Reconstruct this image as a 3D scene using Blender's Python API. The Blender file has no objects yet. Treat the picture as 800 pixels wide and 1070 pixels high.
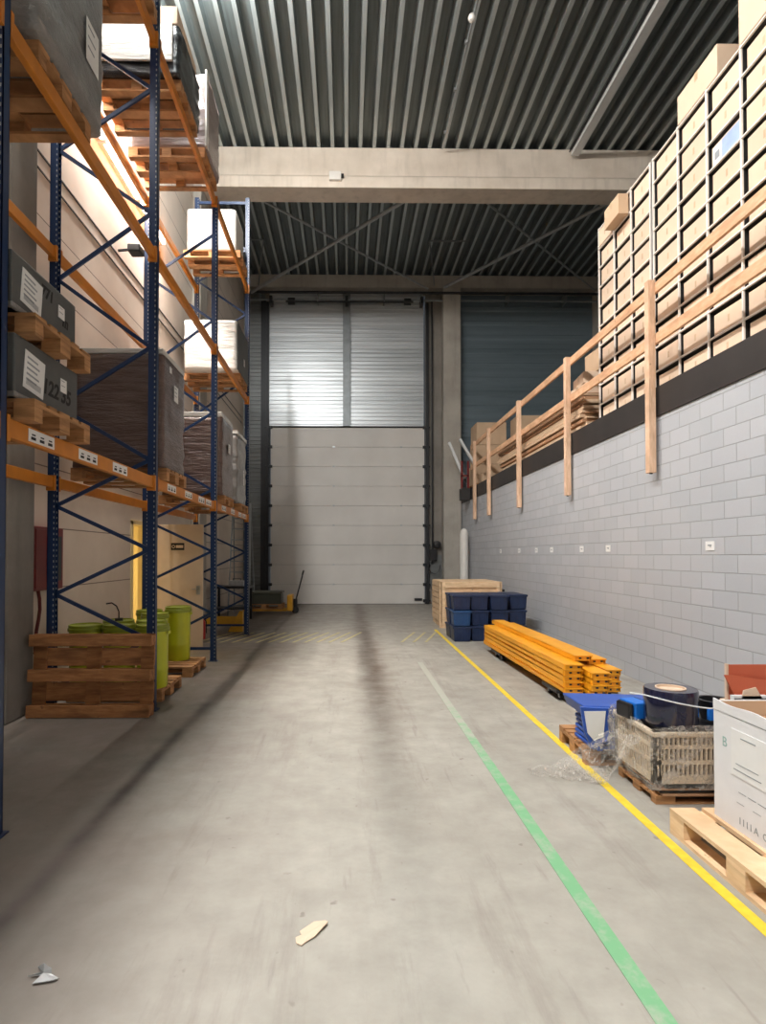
import bpy, bmesh, math, random
from mathutils import Vector, Matrix
from mathutils import noise as mnoise
random.seed(7)
SC = bpy.context.scene
COL = SC.collection
R = math.radians

# ------------------------------------------------------------------ camera
cam_d = bpy.data.cameras.new('camera')
cam = bpy.data.objects.new('camera', cam_d); COL.objects.link(cam)
cam.location = (0, 0, 1.7)
F_PX = 605.0
cam.rotation_euler = (R(90) + math.atan(10/F_PX), 0, -math.atan(8/F_PX))
cam_d.sensor_fit = 'AUTO'; cam_d.sensor_width = 36
cam_d.lens = 36*F_PX/1070
cam_d.shift_x = 30/1070; cam_d.shift_y = 35/1070
cam_d.clip_start = 0.05; cam_d.clip_end = 200
SC.camera = cam

# ------------------------------------------------------------------ world, exposure
w = bpy.data.worlds.new('world'); SC.world = w; w.use_nodes = True
bg = w.node_tree.nodes['Background']
bg.inputs[0].default_value = (0.75, 0.85, 1.0, 1); bg.inputs[1].default_value = 0.08
SC.view_settings.view_transform = 'Standard'
SC.view_settings.look = 'None'
SC.view_settings.gamma = 1
SC.view_settings.use_curve_mapping = False
SC.view_settings.exposure = -0.05

# ------------------------------------------------------------------ large lights
def area(name, loc, rot, sx, sy, power, color, spread=180):
    d = bpy.data.lights.new(name, 'AREA'); d.shape = 'RECTANGLE'
    d.size = sx; d.size_y = sy; d.energy = power; d.color = color; d.spread = R(spread)
    o = bpy.data.objects.new(name, d); COL.objects.link(o)
    o.location = loc; o.rotation_euler = rot
    return o
# added fill light, entering by an opening made up behind the viewer
area('fill_behind', (1.6, -9.3, 3.2), (R(90), 0, 0), 5.0, 5.4, 35, (0.90, 0.96, 1.0))
# row of roof strip lamps hung above the rack
LAMP_Y = (-5.5, -2.0, 1.5, 5.0, 8.4)
LAMP_X, LAMP_Z = -2.3, 10.9
for yy in LAMP_Y:
    area('roof_lamp_light', (LAMP_X, yy, LAMP_Z-.05), (0, R(-12), 0), 0.16, 1.5, 370, (1.0, 0.975, 0.95))
    area('roof_lamp_uplight', (LAMP_X, yy, LAMP_Z+.05), (R(180), 0, 0), 0.16, 1.5, 420, (0.92, 1.0, 1.0))
    pd = bpy.data.lights.new('roof_lamp_glow', 'POINT'); pd.energy = 300; pd.color = (1.0, .985, .95); pd.shadow_soft_size = .12
    po = bpy.data.objects.new('roof_lamp_glow', pd); COL.objects.link(po); po.location = (LAMP_X, yy, LAMP_Z-.18)

# ------------------------------------------------------------------ node helpers
def mat(name):
    m = bpy.data.materials.new(name); m.use_nodes = True
    nt = m.node_tree; b = nt.nodes['Principled BSDF']
    return m, nt, b
def N(nt, t, **kw):
    n = nt.nodes.new(t)
    for k, v in kw.items():
        if k.startswith('i_'):
            n.inputs[k[2:].replace('_', ' ')].default_value = v
        else: setattr(n, k, v)
    return n
def L(nt, a, b): nt.links.new(a, b)
def objco(nt, sc=(1, 1, 1), rot=(0, 0, 0), loc=(0, 0, 0)):
    t = N(nt, 'ShaderNodeTexCoord'); mp = N(nt, 'ShaderNodeMapping')
    mp.inputs['Scale'].default_value = sc; mp.inputs['Rotation'].default_value = rot
    mp.inputs['Location'].default_value = loc
    L(nt, t.outputs['Object'], mp.inputs['Vector']); return mp.outputs['Vector']
def noise(nt, vec, scale, detail=4, rough=.55):
    n = N(nt, 'ShaderNodeTexNoise'); n.inputs['Scale'].default_value = scale
    n.inputs['Detail'].default_value = detail; n.inputs['Roughness'].default_value = rough
    if vec is not None: L(nt, vec, n.inputs['Vector'])
    return n.outputs['Fac']
def ramp(nt, fac, stops):
    r = N(nt, 'ShaderNodeValToRGB'); e = r.color_ramp.elements
    while len(e) < len(stops): e.new(0.5)
    for i, (p, c) in enumerate(stops):
        e[i].position = p; e[i].color = (c if len(c) == 4 else (*c, 1)) if hasattr(c, '__len__') else (c, c, c, 1)
    L(nt, fac, r.inputs[0]); return r.outputs[0]
def mix(nt, fac, a, b, mode='MIX'):
    m = N(nt, 'ShaderNodeMix', data_type='RGBA', blend_type=mode)
    for s, x in ((0, fac), (6, a), (7, b)):
        if hasattr(x, 'is_linked'): L(nt, x, m.inputs[s])
        elif s == 0: m.inputs[0].default_value = x
        else: m.inputs[s].default_value = (*x, 1) if len(x) == 3 else x
    return m.outputs[2]
def math_(nt, op, a, b=None, c=None, clamp=False):
    m = N(nt, 'ShaderNodeMath', operation=op); m.use_clamp = clamp
    for i, x in enumerate((a, b, c)):
        if x is None: continue
        if hasattr(x, 'is_linked'): L(nt, x, m.inputs[i])
        else: m.inputs[i].default_value = x
    return m.outputs[0]
def bump(nt, b, h, strength=.3, dist=.02):
    n = N(nt, 'ShaderNodeBump'); n.inputs['Strength'].default_value = strength
    n.inputs['Distance'].default_value = dist
    L(nt, h, n.inputs['Height']); L(nt, n.outputs[0], b.inputs['Normal'])
def simple(name, c, rough=.5, metal=0, var=.12, scale=6, bmp=0, bscale=30, stretch=(1, 1, 1), rnd=0, coat=0, spec=None):
    m, nt, b = mat(name)
    v = objco(nt, stretch)
    f = noise(nt, v, scale)
    lo = tuple(x*(1-var) for x in c); hi = tuple(min(1, x*(1+var)) for x in c)
    colr = ramp(nt, f, [(.3, lo), (.7, hi)])
    if rnd:
        oi = N(nt, 'ShaderNodeObjectInfo')
        colr = mix(nt, oi.outputs['Random'], colr, tuple(min(1, x*rnd) for x in c))
        # keep some of the grain
    L(nt, colr, b.inputs['Base Color'])
    b.inputs['Roughness'].default_value = rough; b.inputs['Metallic'].default_value = metal
    if coat: b.inputs['Coat Weight'].default_value = coat
    if spec is not None: b.inputs['Specular IOR Level'].default_value = spec
    if bmp: bump(nt, b, noise(nt, v, bscale), bmp, .01)
    return m

M = {}
ORD = ['first', 'second', 'third', 'fourth', 'fifth', 'sixth', 'seventh', 'eighth', 'ninth', 'tenth']
M['blue_steel'] = simple('blue_steel', (.006, .03, .10), .35, 0, .15, 5)
def post_mat():
    m, nt, b = mat('blue_post_with_slots')
    t = N(nt, 'ShaderNodeTexCoord'); sp = N(nt, 'ShaderNodeSeparateXYZ'); L(nt, t.outputs['Object'], sp.inputs[0])
    fr = math_(nt, 'FRACT', math_(nt, 'DIVIDE', sp.outputs[2], .06))
    inz = math_(nt, 'LESS_THAN', fr, .38)
    d1 = math_(nt, 'ABSOLUTE', math_(nt, 'ADD', sp.outputs[0], 2.113)); d2 = math_(nt, 'ABSOLUTE', math_(nt, 'ADD', sp.outputs[0], 3.203))
    inx = math_(nt, 'LESS_THAN', math_(nt, 'MINIMUM', d1, d2), .006)
    k = math_(nt, 'MULTIPLY', inz, inx)
    L(nt, mix(nt, k, (.005, .027, .092), (.34, .36, .38)), b.inputs['Base Color']); b.inputs['Roughness'].default_value = .35
    return m
M['post_blue'] = post_mat()
M['orange_steel'] = simple('orange_steel', (.55, .19, .018), .45, 0, .12, 5)
M['yellow_steel'] = simple('yellow_steel', (.86, .37, .012), .42, 0, .08, 4)
M['dark_metal'] = simple('dark_metal', (.02, .022, .025), .45, .3)
M['zinc'] = simple('zinc', (.45, .47, .48), .38, .75, .12, 8)
M['grey_steel'] = simple('grey_steel', (.22, .24, .25), .45, .5, .12, 6)
M['black'] = simple('black_plastic', (.012, .012, .014), .35)
M['rubber'] = simple('rubber', (.015, .015, .015), .8)
M['paper'] = simple('paper', (.78, .78, .77), .7, 0, .03)
M['ink'] = simple('ink', (.02, .02, .022), .8, 0, 0)
M['grey_ink'] = simple('grey_ink', (.3, .32, .34), .8, 0, 0)
M['green_ink'] = simple('green_ink', (.3, .45, .42), .8, 0, 0)
M['card'] = simple('kraft_card', (.54, .38, .25), .8, 0, .08, 3, rnd=1.12)
M['card_pale'] = simple('pale_kraft_card', (.66, .50, .37), .8, 0, .06, 3, rnd=1.15)
M['card_red'] = simple('terracotta_card', (.55, .12, .055), .6, 0, .08, 3)
M['brown_card'] = simple('brown_card', (.40, .22, .12), .8, 0, .1, 3)
M['dark_red_brown'] = simple('dark_brown_goods', (.10, .055, .035), .7)
M['tape'] = simple('tape', (.50, .36, .22), .3, 0, .05)
M['grey_carton'] = simple('grey_carton', (.085, .09, .088), .55, 0, .15, 4, bmp=.15, bscale=12)
M['blue_plastic'] = simple('blue_plastic', (.007, .018, .06), .4, 0, .2, 7)
M['bright_blue'] = simple('bright_blue_plastic', (.01, .16, .62), .4)
M['royal_blue'] = simple('royal_blue_sheet', (.02, .08, .38), .4)
M['lime'] = simple('lime_drum', (.50, .54, .018), .35, 0, .08, 3)
M['shaded_lime'] = simple('shaded_lime_lid', (.26, .31, .02), .4)  # lime lid with its shade put into a darker colour
M['red'] = simple('red_paint', (.42, .015, .012), .35)
M['dark_red'] = simple('dark_red_paint', (.16, .012, .012), .4)
M['cream_plastic'] = simple('cream_plastic', (.66, .54, .40), .45, 0, .06)
M['white_paint'] = simple('white_paint', (.72, .70, .66), .5, 0, .04)
M['door_leaf'] = simple('door_leaf_paint', (.62, .50, .38), .55, 0, .04)
M['white_metal'] = simple('white_metal', (.72, .74, .75), .35, .1, .04)
M['yellow_paint'] = simple('worn_yellow_paint', (.75, .55, .04), .6, 0, .12, 14)
M['yellow_guard'] = simple('yellow_guard_paint', (.62, .33, .02), .5, 0, .1, 6)
M['mezz_edge'] = simple('dark_edge_beam_paint', (.022, .018, .017), .55, 0, .2, 3)
M['dark_wrap'] = simple('navy_film_roll', (.012, .014, .04), .15, 0, .2, 4, coat=.5)
M['pump_yellow'] = simple('pump_yellow', (.6, .3, .015), .45)

def wood(name, c1, c2, axis_stretch=(1, 1, 1), dirt=.0):
    m, nt, b = mat(name)
    v = objco(nt, axis_stretch)
    oi = N(nt, 'ShaderNodeObjectInfo')
    va = N(nt, 'ShaderNodeVectorMath', operation='ADD'); L(nt, v, va.inputs[0])
    cb = N(nt, 'ShaderNodeCombineXYZ'); ml = math_(nt, 'MULTIPLY', oi.outputs['Random'], 31.0)
    for i in range(3): L(nt, ml, cb.inputs[i])
    L(nt, cb.outputs[0], va.inputs[1])
    f = noise(nt, va.outputs[0], 7, 5, .6)
    c = ramp(nt, f, [(.3, c1), (.7, c2)])
    g = noise(nt, va.outputs[0], 2.0, 3)
    c = mix(nt, ramp(nt, g, [(.45, 0.0), (.75, 1.0)]), c, tuple(x*(.75-dirt) for x in c1))
    kn = noise(nt, objco(nt, (9, 9, 9)), 1.3, 2)
    c = mix(nt, ramp(nt, kn, [(.72, 0.0), (.76, .6)]), c, tuple(x*.35 for x in c1))
    L(nt, c, b.inputs['Base Color']); b.inputs['Roughness'].default_value = .75
    bump(nt, b, f, .25, .004)
    return m
M['pallet_wood'] = wood('pallet_wood', (.36, .17, .065), (.56, .29, .12), (1, 1, 6), .2)
M['old_wood'] = wood('old_wood', (.28, .11, .035), (.47, .22, .08), (1, 6, 6), .25)
M['new_wood'] = wood('new_wood', (.66, .41, .26), (.82, .58, .41), (8, 1, 1.2))
M['crate_wood'] = wood('crate_wood', (.70, .46, .26), (.84, .62, .40), (1, 1, 5))

def film(name, c, c2, rough=.28, bstr=.8, st=(1, 1, 7)):
    m, nt, b = mat(name)
    v = objco(nt, st)
    f = noise(nt, v, 2.2, 6, .65)
    L(nt, ramp(nt, f, [(.3, c), (.7, c2)]), b.inputs['Base Color'])
    b.inputs['Roughness'].default_value = rough; b.inputs['Coat Weight'].default_value = .4
    b.inputs['Coat Roughness'].default_value = .15
    bump(nt, b, f, bstr, .05)
    return m
M['film_brown'] = film('wrapped_brown_cartons', (.075, .042, .034), (.15, .095, .08))
M['film_grey'] = film('wrapped_grey_cartons', (.16, .155, .15), (.27, .26, .25), st=(1.5, 1.5, 3))
M['film_white'] = film('wrapped_white_stack', (.55, .54, .50), (.74, .72, .68), .35, .5)
M['film_black'] = film('black_wrap', (.008, .008, .01), (.02, .022, .025), .25, .5)
M['film_pink'] = film('wrapped_pink_brown_cartons', (.20, .14, .13), (.33, .26, .25), .3, .6)

def clearfilm():
    m, nt, b = mat('clear_stretch_film')
    v = objco(nt)
    vd = noise(nt, v, 3.5, 4, .7)
    mv = N(nt, 'ShaderNodeVectorMath', operation='ADD'); L(nt, v, mv.inputs[0])
    cb = N(nt, 'ShaderNodeCombineXYZ'); L(nt, vd, cb.inputs[0]); L(nt, vd, cb.inputs[2]); L(nt, cb.outputs[0], mv.inputs[1])
    f = noise(nt, mv.outputs[0], 9, 6, .7)
    b.inputs['Base Color'].default_value = (.80, .74, .66, 1)
    b.inputs['Roughness'].default_value = .15
    tr = N(nt, 'ShaderNodeBsdfTransparent'); mx = N(nt, 'ShaderNodeMixShader')
    fac = ramp(nt, f, [(.44, .08), (.66, .60)])
    L(nt, fac, mx.inputs[0]); L(nt, tr.outputs[0], mx.inputs[1]); L(nt, b.outputs[0], mx.inputs[2])
    L(nt, mx.outputs[0], nt.nodes['Material Output'].inputs['Surface'])
    bump(nt, b, f, 1.0, .04)
    return m
M['clear_film'] = clearfilm()

def emis(name, c, s):
    m, nt, b = mat(name)
    b.inputs['Base Color'].default_value = (.8, .8, .8, 1)
    b.inputs['Emission Color'].default_value = (*c, 1); b.inputs['Emission Strength'].default_value = s
    return m
M['lamp_glow'] = emis('lamp_glow', (1, .93, .86), 14)
M['warm_room'] = simple('warm_room_wall_paint', (.80, .66, .34), .7, 0, .03)

def floor_mat():
    m, nt, b = mat('worn_concrete_floor')
    t = N(nt, 'ShaderNodeTexCoord'); sp = N(nt, 'ShaderNodeSeparateXYZ'); L(nt, t.outputs['Object'], sp.inputs[0])
    X, Y = sp.outputs[0], sp.outputs[1]
    v = t.outputs['Object']
    n1 = noise(nt, v, .55, 6, .6); n2 = noise(nt, v, 3.2, 8, .65); n3 = noise(nt, v, 26, 4)
    c = ramp(nt, n1, [(.3, (.33, .31, .27)), (.7, (.46, .44, .39))])
    c = mix(nt, ramp(nt, n2, [(.35, .0), (.72, .7)]), c, (.27, .25, .215))
    c = mix(nt, math_(nt, 'MULTIPLY', n3, .12), c, (.2, .18, .16))
    # longitudinal scuffs
    mp = N(nt, 'ShaderNodeMapping'); mp.inputs['Scale'].default_value = (2.6, .32, 1); mp.inputs['Rotation'].default_value = (0, 0, R(14)); L(nt, v, mp.inputs[0])
    sc = noise(nt, mp.outputs[0], 1.3, 7, .7)
    c = mix(nt, ramp(nt, sc, [(.54, .0), (.68, .55)]), c, (.22, .19, .165))
    # wheel-worn brown track down the middle
    wob = math_(nt, 'MULTIPLY', math_(nt, 'SUBTRACT', noise(nt, v, .5, 3), .5), .35)
    dx = math_(nt, 'SUBTRACT', math_(nt, 'ADD', X, wob), .40)
    g = math_(nt, 'POWER', 2.718, math_(nt, 'MULTIPLY', math_(nt, 'MULTIPLY', dx, dx), -28.0))
    yf = N(nt, 'ShaderNodeMapRange'); yf.inputs[1].default_value = 3.2; yf.inputs[2].default_value = 8.0; L(nt, Y, yf.inputs[0])
    g = math_(nt, 'MULTIPLY', g, yf.outputs[0])
    g = math_(nt, 'MULTIPLY', g, ramp(nt, n2, [(.25, .6), (.6, 1.0)]))
    c = mix(nt, math_(nt, 'MULTIPLY', g, .85), c, (.12, .082, .06))
    spk = noise(nt, v, 11, 2, .5)
    c = mix(nt, ramp(nt, spk, [(.70, .0), (.76, .55)]), c, (.16, .13, .11))
    mp2 = N(nt, 'ShaderNodeMapping'); mp2.inputs['Scale'].default_value = (6, .7, 1); mp2.inputs['Rotation'].default_value = (0, 0, R(-24)); L(nt, v, mp2.inputs[0])
    sc2 = noise(nt, mp2.outputs[0], 1.6, 5, .6)
    c = mix(nt, ramp(nt, sc2, [(.62, .0), (.72, .5)]), c, (.20, .17, .15))
    # rack-foot grime deepened by painted rack shade, and the dark line along it
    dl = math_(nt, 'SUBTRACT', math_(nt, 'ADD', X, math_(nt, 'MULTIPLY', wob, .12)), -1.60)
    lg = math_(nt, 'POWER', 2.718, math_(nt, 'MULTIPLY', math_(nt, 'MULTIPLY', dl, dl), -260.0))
    grime_shade = N(nt, 'ShaderNodeMapRange'); grime_shade.inputs[1].default_value = -.80; grime_shade.inputs[2].default_value = -1.75
    L(nt, math_(nt, 'ADD', X, math_(nt, 'MULTIPLY', wob, 1.2)), grime_shade.inputs[0])
    c = mix(nt, math_(nt, 'MULTIPLY', grime_shade.outputs[0], .70), c, (.075, .066, .054))
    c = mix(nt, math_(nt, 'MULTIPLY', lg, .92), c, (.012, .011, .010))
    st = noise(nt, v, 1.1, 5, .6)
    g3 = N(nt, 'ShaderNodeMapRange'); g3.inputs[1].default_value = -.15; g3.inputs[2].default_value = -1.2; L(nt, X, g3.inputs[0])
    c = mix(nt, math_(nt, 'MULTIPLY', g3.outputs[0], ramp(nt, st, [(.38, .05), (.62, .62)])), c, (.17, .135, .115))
    # the floor colour darkens towards the far third
    fz = N(nt, 'ShaderNodeMapRange'); fz.inputs[1].default_value = 8; fz.inputs[2].default_value = 15; L(nt, Y, fz.inputs[0])
    c = mix(nt, math_(nt, 'MULTIPLY', fz.outputs[0], .35), c, (.25, .22, .19))
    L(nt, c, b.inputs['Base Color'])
    L(nt, ramp(nt, n2, [(.3, .42), (.7, .62)]), b.inputs['Roughness'])
    b.inputs['Specular IOR Level'].default_value = .4
    bump(nt, b, n2, .08, .01)
    return m
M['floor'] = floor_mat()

def block_mat():
    m, nt, b = mat('grey_concrete_block')
    t = N(nt, 'ShaderNodeTexCoord'); sp = N(nt, 'ShaderNodeSeparateXYZ'); L(nt, t.outputs['Object'], sp.inputs[0])
    cb = N(nt, 'ShaderNodeCombineXYZ'); L(nt, sp.outputs[1], cb.inputs[0]); L(nt, sp.outputs[2], cb.inputs[1])
    br = N(nt, 'ShaderNodeTexBrick'); L(nt, cb.outputs[0], br.inputs['Vector'])
    br.inputs['Scale'].default_value = 1; br.inputs['Brick Width'].default_value = .40; br.inputs['Row Height'].default_value = .189
    br.inputs['Mortar Size'].default_value = .006; br.inputs['Mortar Smooth'].default_value = .4
    br.inputs['Color1'].default_value = (.41, .43, .465, 1); br.inputs['Color2'].default_value = (.46, .475, .51, 1)
    br.inputs['Mortar'].default_value = (.30, .31, .32, 1); br.offset = .5
    n = noise(nt, t.outputs['Object'], 1.1, 6, .6)
    c = mix(nt, ramp(nt, n, [(.3, .0), (.8, .4)]), br.outputs['Color'], (.49, .50, .515))
    n2 = noise(nt, t.outputs['Object'], 40, 3)
    c = mix(nt, math_(nt, 'MULTIPLY', n2, .15), c, (.25, .25, .26))
    L(nt, c, b.inputs['Base Color']); b.inputs['Roughness'].default_value = .62
    inv = math_(nt, 'SUBTRACT', 1.0, br.outputs['Fac'])
    bump(nt, b, math_(nt, 'ADD', inv, math_(nt, 'MULTIPLY', n2, .12)), .7, .012)
    return m
M['block'] = block_mat()

def panel_mat():
    m, nt, b = mat('cream_wall_panels')
    t = N(nt, 'ShaderNodeTexCoord'); sp = N(nt, 'ShaderNodeSeparateXYZ'); L(nt, t.outputs['Object'], sp.inputs[0])
    z = math_(nt, 'DIVIDE', math_(nt, 'SUBTRACT', sp.outputs[2], .57), .73)
    fr = math_(nt, 'FRACT', z)
    ln = math_(nt, 'LESS_THAN', math_(nt, 'ABSOLUTE', math_(nt, 'SUBTRACT', fr, .5)), .49)
    n = noise(nt, t.outputs['Object'], 1.5, 5)
    c = ramp(nt, n, [(.3, (.62, .53, .45)), (.7, (.72, .63, .54))])
    c = mix(nt, ln, (.22, .17, .14), c)
    L(nt, c, b.inputs['Base Color']); b.inputs['Roughness'].default_value = .65
    bump(nt, b, ln, .6, .01)
    return m
M['panels'] = panel_mat()

def conc(name, a, c_):
    m, nt, b = mat(name)
    v = objco(nt)
    n = noise(nt, v, 1.4, 8, .62)
    c = ramp(nt, n, [(.3, a), (.7, c_)])
    n2 = noise(nt, objco(nt, (3, 3, .4)), 2, 4)
    c = mix(nt, ramp(nt, n2, [(.5, 0.0), (.8, .4)]), c, tuple(x*.6 for x in a))
    L(nt, c, b.inputs['Base Color']); b.inputs['Roughness'].default_value = .8
    bump(nt, b, noise(nt, v, 30, 3), .15, .01)
    return m
M['concrete'] = conc('cast_concrete', (.34, .31, .27), (.46, .43, .38))
M['concrete_beam'] = conc('beam_concrete', (.62, .545, .46), (.78, .70, .61))
M['concrete_dark'] = conc('dark_concrete', (.19, .17, .15), (.27, .25, .22))

def deck_mat():
    m, nt, b = mat('galvanised_roof_deck')
    v = objco(nt, (1, .15, 1)); n = noise(nt, v, 3, 5)
    L(nt, ramp(nt, n, [(.3, (.40, .45, .46)), (.7, (.54, .60, .61))]), b.inputs['Base Color'])
    b.inputs['Metallic'].default_value = .35; b.inputs['Roughness'].default_value = .42
    return m
M['deck'] = deck_mat()
M['deck_pan'] = simple('shaded_perforated_deck_pan', (.19, .22, .22), .5, .3, .2, 3, stretch=(6, .2, 1))  # perforated pans and webs, colour darkened to hold the trough shade
def clad(name, a, c_, metal, rough):
    m, nt, b = mat(name)
    t = N(nt, 'ShaderNodeTexCoord')
    v = objco(nt, (.12, 1, 2.2)); n = noise(nt, v, 1.6, 6, .7)
    L(nt, ramp(nt, n, [(.3, a), (.7, c_)]), b.inputs['Base Color'])
    b.inputs['Metallic'].default_value = metal; b.inputs['Roughness'].default_value = rough
    v2 = objco(nt, (.2, 1, 14)); bump(nt, b, noise(nt, v2, 1.0, 2), .35, .02)
    return m
M['clad_silver'] = clad('silver_cladding', (.42, .45, .47), (.66, .69, .71), .5, .36)
M['clad_dark'] = clad('slate_blue_cladding', (.11, .15, .175), (.16, .205, .235), .3, .4)
M['clad_grey'] = clad('dull_grey_cladding', (.14, .15, .15), (.2, .21, .21), .4, .45)
def doormat_():
    m, nt, b = mat('sectional_door_white')
    t = N(nt, 'ShaderNodeTexCoord')
    n = noise(nt, t.outputs['Object'], .8, 4)
    L(nt, ramp(nt, n, [(.3, (.58, .555, .52)), (.7, (.66, .635, .60))]), b.inputs['Base Color'])
    b.inputs['Roughness'].default_value = .5
    v2 = objco(nt, (.1, 1, 20)); bump(nt, b, noise(nt, v2, 2.0, 1), .2, .01)
    return m
M['dock_door'] = doormat_()
def green_mat():
    m, nt, b = mat('worn_green_line_paint')
    t = N(nt, 'ShaderNodeTexCoord'); n = noise(nt, t.outputs['Object'], 9, 6, .7)
    n2 = noise(nt, t.outputs['Object'], 1.0, 3)
    sp = N(nt, 'ShaderNodeSeparateXYZ'); L(nt, t.outputs['Object'], sp.inputs[0])
    far = N(nt, 'ShaderNodeMapRange'); far.inputs[1].default_value = 4.2; far.inputs[2].default_value = 8.5; L(nt, sp.outputs[1], far.inputs[0])
    k = math_(nt, 'ADD', math_(nt, 'MULTIPLY', n, .9), math_(nt, 'MULTIPLY', far.outputs[0], .45))
    c = mix(nt, ramp(nt, k, [(.42, .05), (.72, 1.0)]), (.16, .40, .20), (.40, .40, .34))
    L(nt, c, b.inputs['Base Color']); b.inputs['Roughness'].default_value = .6
    return m
M['green_paint'] = green_mat()

# ------------------------------------------------------------------ mesh builder
class MB:
    def __init__(s): s.v = []; s.f = []
    def add(s, vs, fs, mtx=None):
        o = len(s.v)
        for p in vs:
            p = Vector(p)
            s.v.append(tuple(mtx @ p) if mtx else tuple(p))
        for f in fs: s.f.append(tuple(i+o for i in f))
        return s
    def box(s, x0, x1, y0, y1, z0, z1, mtx=None):
        vs = [(x0, y0, z0), (x1, y0, z0), (x1, y1, z0), (x0, y1, z0), (x0, y0, z1), (x1, y0, z1), (x1, y1, z1), (x0, y1, z1)]
        fs = [(0, 3, 2, 1), (4, 5, 6, 7), (0, 1, 5, 4), (1, 2, 6, 5), (2, 3, 7, 6), (3, 0, 4, 7)]
        return s.add(vs, fs, mtx)
    def bar(s, a, b, w, h, up=(0, 0, 1)):
        a = Vector(a); b = Vector(b); d = (b-a); ln = d.length; d.normalize()
        u = Vector(up)
        if abs(d.dot(u)) > .98: u = Vector((0, 1, 0))
        r = d.cross(u).normalized(); u = r.cross(d).normalized()
        m = Matrix((r, d, u)).transposed().to_4x4(); m.translation = a
        return s.box(-w/2, w/2, 0, ln, -h/2, h/2, m)
    def tube(s, a, b, r, n=12, r2=None):
        a = Vector(a); b = Vector(b); d = (b-a); ln = d.length; d.normalize()
        r2 = r if r2 is None else r2
        q = d.to_track_quat('Z', 'Y').to_matrix().to_4x4(); q.translation = a
        vs = [(r*math.cos(2*math.pi*i/n), r*math.sin(2*math.pi*i/n), 0) for i in range(n)]
        vs += [(r2*math.cos(2*math.pi*i/n), r2*math.sin(2*math.pi*i/n), ln) for i in range(n)]
        fs = [(i, (i+1) % n, n+(i+1) % n, n+i) for i in range(n)] + [tuple(range(n-1, -1, -1)), tuple(range(n, 2*n))]
        return s.add(vs, fs, q)
    def path(s, pts, r, n=8):
        for a, b in zip(pts, pts[1:]): s.tube(a, b, r, n)
        return s
    def lathe(s, prof, n=24, c=(0, 0, 0), mtx=None):
        vs = []; fs = []
        for (r, z) in prof:
            for i in range(n):
                vs.append((c[0]+r*math.cos(2*math.pi*i/n), c[1]+r*math.sin(2*math.pi*i/n), c[2]+z))
        k = len(prof)
        for j in range(k-1):
            for i in range(n):
                fs.append((j*n+i, j*n+(i+1) % n, (j+1)*n+(i+1) % n, (j+1)*n+i))
        shut = prof[0] == prof[-1]
        if prof[0][0] > 1e-4 and not shut: fs.append(tuple(range(n-1, -1, -1)))
        if prof[-1][0] > 1e-4 and not shut: fs.append(tuple(range((k-1)*n, k*n)))
        return s.add(vs, fs, mtx)
    def prism(s, pts, lo, hi, axis='y', mtx=None):
        # pts in the plane normal to axis: 'y' -> (x,z), 'x' -> (y,z), 'z' -> (x,y)
        def P(p, t):
            return {'y': (p[0], t, p[1]), 'x': (t, p[0], p[1]), 'z': (p[0], p[1], t)}[axis]
        n = len(pts)
        vs = [P(p, lo) for p in pts]+[P(p, hi) for p in pts]
        fs = [(i, (i+1) % n, n+(i+1) % n, n+i) for i in range(n)]+[tuple(range(n-1, -1, -1)), tuple(range(n, 2*n))]
        return s.add(vs, fs, mtx)
    def build(s, name, m, parent=None, loc=None, smooth=False, bevel=0, seg=2):
        me = bpy.data.meshes.new(name); me.from_pydata(s.v, [], s.f)
        bm = bmesh.new(); bm.from_mesh(me); bmesh.ops.recalc_face_normals(bm, faces=bm.faces)
        bm.to_mesh(me); bm.free()
        me.materials.append(m)
        o = bpy.data.objects.new(name, me); COL.objects.link(o)
        if parent: o.parent = parent
        if loc: o.location = loc
        if smooth:
            for p in me.polygons: p.use_smooth = True
            me.set_sharp_from_angle(angle=R(35))
        if bevel:
            b = o.modifiers.new('bevel', 'BEVEL'); b.width = bevel; b.segments = seg; b.limit_method = 'ANGLE'
        return o

def tag(o, label=None, cat=None, group=None, kind=None):
    if label: o['label'] = label
    if cat: o['category'] = cat
    if group: o['group'] = group
    if kind: o['kind'] = kind
    return o
def thing(name, loc, label, cat, group=None, rotz=0):
    o = bpy.data.objects.new(name, None); COL.objects.link(o)
    o.empty_display_size = .1
    o.location = loc; o.rotation_euler = (0, 0, rotz)
    return tag(o, label, cat, group)
KIDS = {}
def children(o): return [c for c in bpy.data.objects if c.parent == o]
def copy_tree(o, parent=None):
    c = o.copy(); COL.objects.link(c); c.parent = parent
    for ch in children(o): copy_tree(ch, c)
    return c
def dup(proto, loc, rotz=0, label=None, group=None):
    c = copy_tree(proto); c.location = loc; c.rotation_euler = (0, 0, rotz)
    if label: c['label'] = label
    if group: c['group'] = group
    return c
def struct(o): o['kind'] = 'structure'; return o
def text_mesh(name, txt, size, m, parent, mtx, shear=0, bold=0.0, extr=.0006):
    cu = bpy.data.curves.new(name, 'FONT'); cu.body = txt; cu.size = size; cu.extrude = extr
    cu.shear = shear; cu.offset = bold; cu.align_x = 'CENTER'; cu.align_y = 'CENTER'
    t = bpy.data.objects.new(name+'_tmp', cu); COL.objects.link(t)
    dg = bpy.context.evaluated_depsgraph_get(); me = bpy.data.meshes.new_from_object(t.evaluated_get(dg))
    bpy.data.objects.remove(t); bpy.data.curves.remove(cu)
    me.transform(mtx); me.materials.clear(); me.materials.append(m)
    o = bpy.data.objects.new(name, me); COL.objects.link(o); o.parent = parent
    return o
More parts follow.
